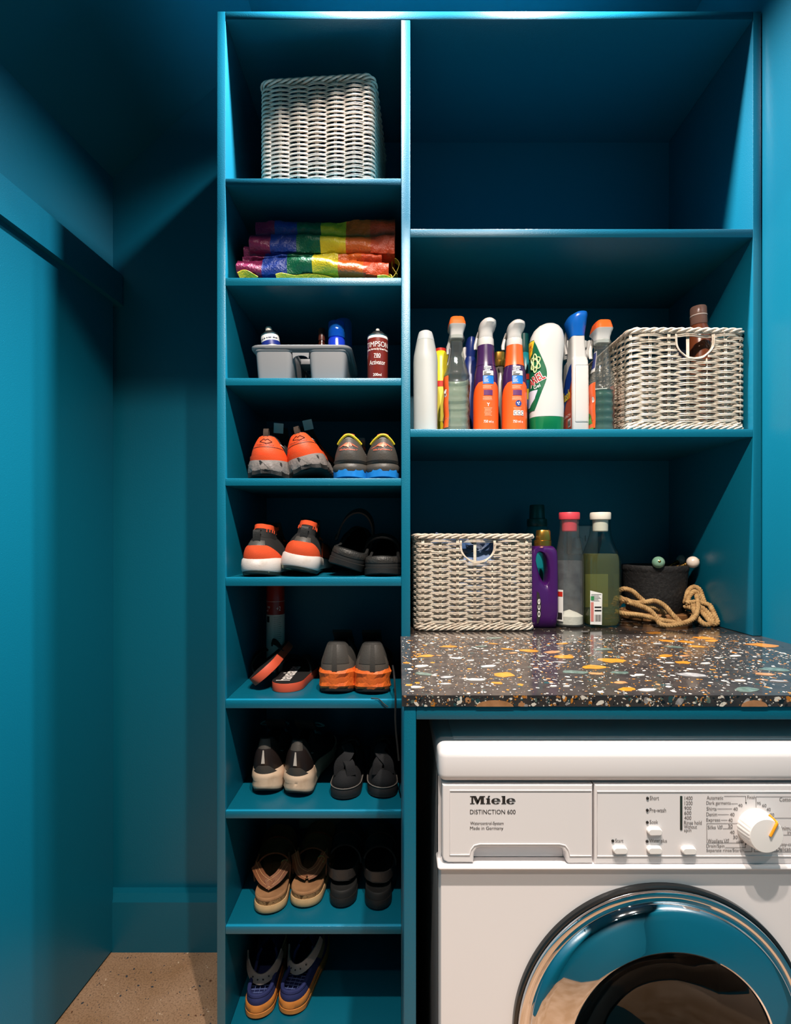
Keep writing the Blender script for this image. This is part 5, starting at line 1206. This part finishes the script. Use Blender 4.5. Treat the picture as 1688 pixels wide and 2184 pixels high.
side10('flash', .028, -.026, 846, 824, M('yellow_print', (246, 210, 60), .4), .03); side10('BLEACH', .026, -.028, 884, 878, PRW, .01)
face10('barcode_panel', [(-.010, 907), (-.030, 907), (-.030, 889), (-.010, 889)], PRW, .0009)
bc = MB()
for i in range(7): bc.add([(-19.05*s_-.0013, -.012-i*.0024-dy, hz(z_, D)) for dy, z_ in ((0, 905), (.001+.0006*(i % 2), 905), (.001+.0006*(i % 2), 893), (0, 893))], [(0, 1, 2, 3)])
stuff(bc.build('barcode', BLK, t, smooth=False, fixn=False))
o = MB().loft([(-.003, -.014, hz(713, D), 15.5*s_, .019, 3), (-.0035, -.014, hz(704, D), 17*s_, .021, 2.6), (-.004, -.012, hz(690, D), 20*s_, .028, 2.4), (-.004, -.010, hz(676, D), 21.5*s_, .034, 2.4), (-.001, -.010, hz(668, D), 20*s_, .034, 2.4), (.003, -.010, hz(663, D), 15.5*s_, .030, 2.3), (.006, -.010, hz(661, D), 9*s_, .02, 2.2)], 40).build('trigger_head', M('blue_trigger', (18, 96, 186), .3, coat=.3), t, ang=70)
MB().loft([(-.016, .012, hz(690, D), .004, .008), (-.018, .020, hz(712, D), .004, .006), (-.015, .018, hz(738, D), .004, .005)], 14).build('trigger_lever', PLW, t)
# 11 clear spray with pale trigger behind it
D = 1160; t = bt('spray_bottle', 'spray bottle with a pale trigger hidden behind the bleach spray', 1229, D, cat='spray bottle'); s_ = D*1e-6
MB().lathe([(.024, 0), (.026, .003)]+pr([(890, 24), (800, 23), (775, 14), (768, 13)], D), 28).build('bottle_body', M('smoke_plastic', (70, 84, 84), .25, coat=.2), t)
MB().box(-26*s_, 22*s_, -.008, .010, hz(745, D), hz(727, D), bev=.004, seg=3).build('trigger_head', PLW, t)
MB().loft([(27*s_, 0, hz(728, D), .004, .008), (29*s_, 0, hz(742, D), .008, .008), (24*s_, 0, hz(758, D), .010, .008), (18*s_, 0, hz(766, D), .006, .006)], 18).build('trigger_lever', PLW, t)
MB().loft([(-18*s_, 0, hz(742, D), .010, .008), (-18*s_, 0, hz(768, D), .010, .008)], 18).build('screw_collar', PLW, t)
# 12 clear spray with green liquid
D = 1050; t = bt('spray_bottle', 'clear spray bottle half full of green liquid beside the wicker basket', 1284, D, cat='spray bottle')
P = ridge_profile(D, hz(815, D), 24.5, 2.2, 6, [(806, 23), (790, 19.5), (768, 15.5), (750, 14), (738, 13.5)])
ridged(t, P, D, hz(836, D), MT('green_liquid', (60, 165, 145), .5, (6, 92, 80)))
back_label(t, P, .012, hz(822, D), M('label_back', (236, 232, 226), .6), a0=40, a1=140)
mb = MB(); patch(mb, P, -205, -140, .010, hz(820, D), off=.0014, e=2.6); mb.build('side_label', ORL, t, fixn=False)
mb = MB(); patch(mb, P, -205, lambda k: -150-30*k, .008, .046, off=.0018, e=2.6); mb.build('label_accent', M('leaf_print', (80, 150, 50), .4), t, fixn=False)
mb = MB(); patch(mb, P, -8, 20, .010, hz(822, D), off=.0014, e=2.6); mb.build('side_label', ORL, t, fixn=False)
mb = MB(); patch(mb, P, -192, -150, hz(796, D), hz(752, D), off=.0012, e=2.6); mb.build('neck_label', PLW, t, fixn=False)
mb = MB(); patch(mb, P, -190, -154, hz(788, D), hz(754, D), off=.0016, e=2.6); mb.build('neck_label_panel', NAV, t, fixn=False)
mb = MB(); wrap_text(mb, 'e', P, -156, .007, hz(862, D), hz(850, D), off=.002, e=2.6, bold=.03); mb.build('lettering', PLW, t, smooth=False, fixn=False)
square_head(t, D, 738, 706, 687, 1284, 1284, 30, 35, 32)
# bottle and dark pouch in the shelf basket
t = bt('shampoo_bottle', 'brown bottle with a clear cap standing in the wicker basket on the shelf', 1499, 1055, RS+.0115, tilt=(0, math.radians(-2)), group=None)
BRB = M('brown_bottle', (106, 54, 30), .25, coat=.4); zz = lambda py: Z(py, 1055)-RS-.0118
MB().lathe([(.022, 0), (.0235, .003), (.0235, zz(712)), (.019, zz(701)), (.0165, zz(695))], 32).build('bottle_body', BRB, t)
MB().lathe([(.0168, zz(694)), (.0172, zz(692)), (.0168, zz(658)), (.0155, zz(655.5)), (.0005, zz(655))], 32).build('cap', MT('clear_brown_cap', (200, 180, 170), .45, (150, 112, 98)), t)
MB().lathe([(.0176, zz(676)), (.0179, zz(675)), (.0176, zz(674))], 32, cap=False).build('cap_ring', M('pale_ring', (190, 170, 160), .3), t)
t = tag(MB().loft([(X(1450, 1075), Y(1082), RS+.012, .030, .020, 3), (X(1450, 1075), Y(1082), RS+.09, .034, .022, 2.5), (X(1451, 1075), Y(1083), RS+.17, .028, .018, 2.6), (X(1450, 1075), Y(1083), RS+.20, .022, .006, 2)], 22).build('pouch', M('dark_pouch_film', (26, 30, 42), .2, bump=(60, .8), coat=.4)), 'dark glossy pouch seen through the handle hole of the shelf basket', 'pouch')
# ================================================================ things on the counter
def ctz(py, D): return Z(py, D)-CT-.0006
def cb(name, label, px, D, cat='bottle', group=None, rz=0): return thing(name, label, cat, (X(px, D), Y(D), CT+.0006), (0, 0, math.radians(rz)), group)
D = 1230; t = cb('detergent_bottle', 'teal bottle with dark green measuring cap at the back of the counter', 1146, D); s_ = D*1e-6
MB().lathe([(.038, 0), (.040, .004), (.040, ctz(1165, D)), (.034, ctz(1140, D)), (22*s_, ctz(1128, D)), (19*s_, ctz(1123, D))], 34).build('bottle_body', TEALP, t)
MB().lathe([(20*s_, ctz(1123, D)), (21*s_, ctz(1121, D)), (21*s_, ctz(1109, D)), (20*s_, ctz(1107, D)), (16.5*s_, ctz(1106, D)), (15.5*s_, ctz(1079, D)), (14*s_, ctz(1077, D)), (.0005, ctz(1076.5, D))], 34).build('cap', DGRN, t)
# purple detergent with a see-through grip
D = 1110; t = cb('detergent_bottle', 'purple detergent bottle with gold cap between the basket and glass bottles', 1160, D); s_ = D*1e-6
PURP = M('purple_plastic', (62, 16, 84), .3, coat=.3)
x = lambda px: (px-1160)*s_
outl = [(1121, 1338), (1182, 1338), (1185.5, 1332), (1185.5, 1250), (1184.5, 1185), (1181, 1170), (1172, 1164), (1145, 1164), (1132, 1168), (1124, 1180), (1120, 1215), (1119, 1330)]
hol = [(1142, 1179), (1152, 1180), (1160, 1192), (1164, 1215), (1163, 1236), (1160, 1243), (1153, 1236), (1145, 1218), (1139, 1196)]
def holed(outl, hol, y0, y1, bev):
    O = spline([(x(a), 0, ctz(b, D)) for a, b in outl], 4, True); H = spline([(x(a), 0, ctz(b, D)) for a, b in hol], 6, True); n = 72
    def resamp(Pp, c):
        P_ = [(math.atan2(p.z-c[1], p.x-c[0]), p) for p in Pp]; out = []
        for i in range(n):
            a = -pi+2*pi*(i+.5)/n; d = Vector((cos(a), 0, sin(a))); best = None
            for k in range(len(Pp)):
                p, q2 = Pp[k-1], Pp[k]; e = q2-p; den = d.x*e.z-d.z*e.x
                if abs(den) < 1e-12: continue
                w_ = Vector((p.x-c[0], 0, p.z-c[1])); tt = (w_.x*e.z-w_.z*e.x)/den; uu = (w_.x*d.z-w_.z*d.x)/den
                if tt > 0 and -1e-6 <= uu <= 1+1e-6 and (best is None or tt > best): best = tt
            best = best or .001; out.append(Vector((c[0]+d.x*best, 0, c[1]+d.z*best)))
        return out
    c = (x(1152.5), ctz(1211, D)); O = resamp(O, c); H = resamp(H, c); rows = []
    for k, yy in ((0, (y0+y1)/2), (0, y0+bev*2), (.08, y0+bev*.6), (.25, y0), (.8, y0+.001), (.94, y0+bev*.8), (1, y0+bev*2), (1, y1-bev*2), (.94, y1-bev*.8), (.8, y1-.001), (.25, y1), (.08, y1-bev*.6), (0, y1-bev*2)):
        rows.append([Vector((o.x+(h.x-o.x)*k, yy, o.z+(h.z-o.z)*k)) for o, h in zip(O, H)])
    return MB().grid(rows, cu=True, cv=True)
holed(outl, hol, -.030, .030, .008).build('bottle_body', PURP, t, ang=60)
MB().lathe([(17.5*s_, ctz(1165, D)), (18*s_, ctz(1163, D)), (18*s_, ctz(1153, D)), (16*s_, ctz(1152, D))], 32, cx=x(1158)).build('cap_collar', GOLD, t)
MB().loft([(x(1159), 0, ctz(z_, D), r*s_, r*s_, 3) for z_, r in ((1152, 15), (1150, 15.2), (1133, 14), (1130.5, 12.5), (1130, .5))], 30).build('cap', GOLD, t)
MB().add([(x(a), -.0308, ctz(b, D)) for a, b in ((1138, 1325), (1141, 1325), (1146.5, 1310), (1147, 1280), (1143, 1262), (1138, 1258))], [(0, 1, 2, 3, 4, 5)]).build('label', BLK, t, smooth=False, fixn=False)
mb = MB(); text(mb, 'oce', lambda a, b: (b, -.0314, a), ctz(1312, D), ctz(1274, D), -x(1145), -x(1140), .01); mb.xf(Matrix.Identity(4)); 
mb.v = [(-p[0], p[1], p[2]) for p in mb.v]; mb.build('lettering', PRW, t, smooth=False, fixn=False)
# glass bottles with silicone stoppers
GLS = MT('bottle_glass', (240, 244, 242), 0); GLSD = MT('dusty_bottle_glass', (238, 240, 238), .05, (190, 190, 186))
def glass_shell(P, n, th, e, sx=1, sy=1):
    inn = [(max(r-th, .0005), z if i else z+.003) for i, (r, z) in enumerate(P)]
    return MB().lathe([(.0005, P[0][1])]+P+inn[::-1]+[(.0005, inn[0][1])], n, e=e, sx=sx, sy=sy, cap=False), inn
D = 1116; t = cb('glass_bottle', 'clear glass bottle of white powder with a pink stopper', 1215, D, group='stoppered glass bottles'); s_ = D*1e-6
P = [(26*s_, 0), (29.5*s_, .003), (30*s_, .008), (30*s_, ctz(1205, D)), (28.5*s_, ctz(1185, D)), (24*s_, ctz(1160, D)), (20.5*s_, ctz(1140, D)), (19.5*s_, ctz(1118, D)), (20.2*s_, ctz(1114, D)), (20.2*s_, ctz(1109, D))]
inn = [(max(r-.0024, .0005), z if i else z+.003) for i, (r, z) in enumerate(P)]; MB().lathe(P, 40).build('bottle_body', GLSD, t)
back_label(t, P, ctz(1330, D), ctz(1196, D), M('label_back_grey', (92, 94, 97), .6, col2=(66, 64, 70), cscale=30), e=2)
PWD = M('white_powder', (226, 220, 210), .9, bump=(120, .5)); r0 = inn[2][0]-.0006
MB().lathe([(r0*.9, .0042), (r0, .007), (r0, ctz(1312, D)), (r0*.6, ctz(1306, D)), (.0005, ctz(1300, D))], 36).build('powder', PWD, t)
PNK = M('pink_silicone', (214, 66, 78), .45)
MB().lathe([(14*s_, ctz(1134, D)), (15.5*s_, ctz(1132, D)), (16*s_, ctz(1109, D)), (21*s_, ctz(1108, D)), (21.5*s_, ctz(1106.5, D)), (21.5*s_, ctz(1095, D)), (20.5*s_, ctz(1093, D)), (.0005, ctz(1092.5, D))], 36).build('stopper', PNK, t)
LBL = M('paper_label', (226, 222, 216), .5)
mb = MB(); patch(mb, P, -200, -132, ctz(1322, D), ctz(1256, D), off=.0008); lb = mb.build('label', LBL, t, fixn=False)
mb = MB(); patch(mb, P, -200, -134, ctz(1270, D), ctz(1260, D), off=.0013, nz=2); mb.build('red_print_band', REDP, lb, fixn=False)
mb = MB(); patch(mb, P, -160, -136, ctz(1318, D), ctz(1304, D), off=.0013, nz=2); mb.build('black_print_block', BLK, lb, fixn=False)
D = 1122; t = cb('glass_bottle', 'square clear glass bottle of pale green liquid with a white stopper', 1281, D, group='stoppered glass bottles'); s_ = D*1e-6
secs = [(1335, 32, 4), (1325, 36, 5), (1320, 36, 5), (1200, 36, 5), (1186, 35, 4.5), (1174, 31, 3.4), (1158, 26.5, 2.6), (1140, 22, 2.1), (1118, 20.5, 2), (1109, 20.8, 2)]
MBg = MB(); zo = [ctz(py, D) for py, _, _ in secs]; zo[0] = 0; zo[1] = .004
outer = [(0, 0, z_, r*s_, r*s_*.92, e) for z_, (_, r, e) in zip(zo, secs)]; innr = [(0, 0, z_+(.004 if i == 0 else 0), r*s_-.0028, r*s_*.92-.0028, e) for i, (z_, (_, r, e)) in enumerate(zip(zo, secs))]
c0 = (0, 0, 0, .0005, .0005, 2); c1 = (0, 0, .004, .0005, .0005, 2)
MBg.loft(outer, 56).build('bottle_body', GLS, t)
MB().box(-24*s_, 26*s_, .0262, .0266, ctz(1298, D), ctz(1226, D)).build('far_side_label', M('label_back_olive', (150, 150, 118), .6), t, smooth=False)
lq = [(0, 0, .0047, 30*s_, 27*s_, 4)]+[(0, 0, z_, r*s_-.0034, r*s_*.92-.0034, e) for z_, (_, r, e) in zip(zo[2:5], secs[2:5])]
lt = ctz(1181, D); lq += [(0, 0, lt, 33.2*s_-.0034, 33.2*s_*.92-.0034, 4)]
MB().loft(lq, 48).build('liquid', MT('pale_green_liquid', (206, 206, 160), .16, (160, 158, 104)), t)
MB().lathe([(14*s_, ctz(1134, D)), (15.5*s_, ctz(1132, D)), (16*s_, ctz(1109, D)), (21*s_, ctz(1108, D)), (21.5*s_, ctz(1106.5, D)), (21.5*s_, ctz(1095, D)), (20.5*s_, ctz(1093, D)), (.0005, ctz(1092.5, D))], 36).build('stopper', M('off_white_silicone', (222, 212, 196), .45), t)
q = lambda px, py: ((px-1281)*s_, -36*s_*.92-.0006, ctz(py, D))
lb = MB().add([q(1247, 1326), q(1271, 1327), q(1272, 1262), q(1247, 1256)], [(0, 1, 2, 3)]).build('label', LBL, t, smooth=False, fixn=False)
q2 = lambda px, py: ((px-1281)*s_, -36*s_*.92-.0011, ctz(py, D))
for nm, a, b, c, d, m_ in (('red_print_band', 1248, 1254, 1320, 1280, M('pale_red_print', (200, 120, 110), .5)), ('green_print_band', 1248, 1255, 1276, 1268, M('green_print', (60, 150, 90), .5)), ('black_print_line', 1256, 1270, 1292, 1289, BLK), ('black_print_line', 1256, 1270, 1299, 1296, BLK)):
    MB().add([q2(a, c), q2(b, c), q2(b, d), q2(a, d)], [(0, 1, 2, 3)]).build(nm, m_, lb, smooth=False, fixn=False)
bc = MB()
for i in range(8): bc.add([q2(1256.5+i*1.7, 1320), q2(1257.2+i*1.7+.3*(i % 3), 1320), q2(1257.2+i*1.7+.3*(i % 3), 1306), q2(1256.5+i*1.7, 1306)], [(0, 1, 2, 3)])
for i in range(6): bc.add([q2(1249, 1264.5+i*2.6), q2(1270-(i*5 % 7), 1264.9+i*2.6), q2(1270-(i*5 % 7), 1264.2+i*2.6), q2(1249, 1263.8+i*2.6)], [(0, 1, 2, 3)])
stuff(bc.build('barcode_and_fine_print', BLK, lb, smooth=False, fixn=False))
# small socket box on the back wall seen between the glass bottles
t = thing('wall_socket', 'pale grey switched outlet plate on the back wall behind the glass bottles', 'socket', (X(1242, 1309), Y(1311.4), Z(1182, 1309)))
GPL = M('pale_grey_plastic', (176, 178, 178), .4)
MB().box(-.043, .043, -.010, 0, 0, .080, bev=.004).build('faceplate', GPL, t); MB().box(.006, .014, -.0125, -.009, .036, .052, bev=.001).build('rocker_switch', GPL, t)
MB().box(-.028, -.006, -.030, -.0095, .014, .048, bev=.006, seg=3).build('adapter', GPL, t)
# wooden board, stone mortar, ball-ended brass knobs, rope
BC = (X(1395, 1222), Y(1219)); RB = .086; BT = .0205
WOOD = M('board_wood', (152, 108, 66), .55, col2=(118, 78, 44), cscale=30)
t = thing('wooden_board', 'round wooden board under the stone mortar on the counter', 'board', (BC[0], BC[1], CT+.0006))
MB().lathe([(RB-.006, 0), (RB-.001, .004), (RB, .009), (RB, BT-.002), (RB-.002, BT), (.0005, BT)], 72).build('board', WOOD, t)
MB().lathe([(RB-.0125, BT+.0001), (RB-.012, BT+.0006), (RB-.0105, BT+.0006), (RB-.010, BT+.0001)], 72, cap=False).build('edge_groove', M('dark_wood_groove', (88, 56, 30), .7), t)
MC = (X(1403, 1205), Y(1218)); mz0 = CT+.0006+BT+.0010; HM = Z(1207, 1165)-mz0
STONE = M('dark_stone', (20, 18, 18), .75, bump=(130, 1.0), col2=(40, 37, 36), cscale=160, cpos=(.5, .75))
t = thing('mortar', 'rough black stone mortar standing on the wooden board', 'mortar', (MC[0], MC[1], mz0))
RM = .0790
MB().lathe([(RM*.84, 0), (RM*.87, .003), (RM*.93, HM*.45), (RM*.97, HM*.84), (RM*.985, HM*.88), (RM*1.0, HM*.9), (RM*1.0, HM*.985), (RM*.985, HM), (RM*.84, HM), (RM*.80, HM*.94), (RM*.66, HM*.35), (RM*.4, HM*.2), (.0005, HM*.18)], 56).build('bowl', STONE, t)
BRS = M('old_brass', (150, 112, 58), .3, 1)
def knob(label, bpx, bpy_, D, base, mat, r=.0148, tipc=True):
    b = Vector((X(bpx, D), Y(D), Z(bpy_, D))); c = Vector(base); d = (c-b).normalized()
    t = thing('ball_knob', label, 'knob', tuple(b), (0, 0, 0), 'ball knobs in the mortar'); qn = Vector((0, 0, 1)).rotation_difference(d).to_matrix().to_4x4()
    ln = (c-b).length
    MB().lathe([(.0005, -r)]+[(r*sin(pi*i/14), -r*cos(pi*i/14)) for i in range(1, 14)]+[(.0005, r)], 30).xf(qn).build('ball', mat, t)
    MB().lathe([(.0052, r*.93), (.0062, r*1.0), (.0062, r*1.25), (.0042, r*1.35), (.0045, r*1.9), (.0028, r*2.3), (.0026, ln)], 18).xf(qn).build('stem', BRS, t)
    MB().lathe([(.0005, -r*1.13), (.0024, -r*1.09), (.0034, -r*.98), (.0034, -r*.9)], 14).xf(qn).build('end_cap', BRS, t)
CEL = M('celadon_glaze', (110, 148, 124), .12, coat=.5, col2=(128, 160, 136), cscale=60); CRG = M('cream_glaze', (216, 198, 182), .12, coat=.5); GRG = M('grey_glaze', (150, 148, 142), .12, coat=.5)
mc = Vector((MC[0], MC[1], mz0+HM))
knob('celadon green ball knob leaning on the front rim of the mortar', 1405, 1199.5, 1150, mc+Vector((.004, .036, -.016)), CEL)
knob('cream ball knob on a brass stem, frontmost at the right rim of the mortar', 1478.5, 1199, 1172, mc+Vector((-.010, -.005, -.030)), CRG)
knob('grey ball knob behind the cream one at the mortar rim', 1456, 1195, 1250, mc+Vector((-.010, .016, -.03)), GRG)
knob('dark green ball knob half hidden behind the cream one', 1490, 1196, 1225, mc+Vector((-.004, .006, -.022)), M('deep_green_glaze', (70, 104, 84), .12, coat=.5))
ROPE = M('jute_rope', (186, 148, 98), .85, bump=(500, .7), col2=(150, 112, 68), cscale=90)
def rope_pts(P): return [(min(X(px, D), .747), Y(D), max(Z(py, D), CT+.0075)) for px, py, D in P]
paths = [[(1318, 1262, 1140), (1330, 1256, 1136), (1348, 1260, 1134), (1364, 1274, 1132), (1372, 1282, 1130), (1364, 1286, 1124), (1340, 1282, 1120), (1318, 1274, 1118), (1310, 1290, 1122)],
         [(1310, 1290, 1122), (1318, 1278, 1112), (1340, 1284, 1110), (1370, 1292, 1112), (1395, 1296, 1118), (1413, 1305, 1126), (1417, 1308, 1138)],
         [(1316, 1292, 1122), (1332, 1279, 1108), (1352, 1286, 1106), (1378, 1284, 1108), (1398, 1282, 1110), (1418, 1292, 1108), (1434, 1310, 1098), (1450, 1326, 1088), (1456, 1331, 1086)],
         [(1314, 1304, 1112), (1336, 1309, 1100), (1366, 1312, 1096), (1400, 1320, 1092), (1430, 1326, 1090), (1462, 1329, 1094), (1478, 1318, 1110), (1484, 1302, 1120), (1474, 1296, 1134), (1462, 1294, 1150)],
         [(1340, 1284, 1104), (1360, 1290, 1100), (1384, 1300, 1098), (1400, 1316, 1092), (1408, 1330, 1084), (1426, 1334, 1080), (1450, 1331, 1078), (1468, 1326, 1080), (1484, 1314, 1090), (1490, 1290, 1120), (1486, 1268, 1150)],
         [(1462, 1286, 1150), (1468, 1262, 1160), (1480, 1252, 1166), (1494, 1258, 1162), (1502, 1276, 1150), (1506, 1292, 1140), (1496, 1280, 1146), (1484, 1262, 1150), (1472, 1270, 1150), (1466, 1284, 1146)],
         [(1464, 1286, 1142), (1486, 1284, 1134), (1512, 1290, 1126), (1528, 1300, 1116), (1537, 1316, 1104), (1534, 1328, 1098), (1520, 1331, 1096), (1512, 1322, 1100), (1498, 1306, 1116), (1482, 1296, 1130)],
         [(1484, 1292, 1128), (1500, 1298, 1118), (1516, 1314, 1106), (1520, 1328, 1096), (1506, 1332, 1092), (1492, 1322, 1098), (1482, 1304, 1112), (1480, 1290, 1126)]]
rope = thing('rope_coil', 'tan twisted rope lying in loose loops round the wooden board', 'rope', (0, 0, 0))
for Pp in paths:
    ctr = spline(rope_pts(Pp), 12); L_ = [0]
    for a, b in zip(ctr, ctr[1:]): L_.append(L_[-1]+(b-a).length)
    for k in range(3):
        pts = []; up = Vector((0, 0, 1))
        for i, p in enumerate(ctr):
            tg = (ctr[min(i+1, len(ctr)-1)]-ctr[max(i-1, 0)]).normalized(); a = up-tg*up.dot(tg)
            if a.length < 1e-4: a = tg.orthogonal()
            a.normalize(); up = a; b = tg.cross(a); th = 2*pi*(L_[i]/.017+k/3); pts.append(p+(a*cos(th)+b*sin(th))*.0032)
        MB().tube(pts, .0032, 6).build('strand', ROPE, rope, ang=180)
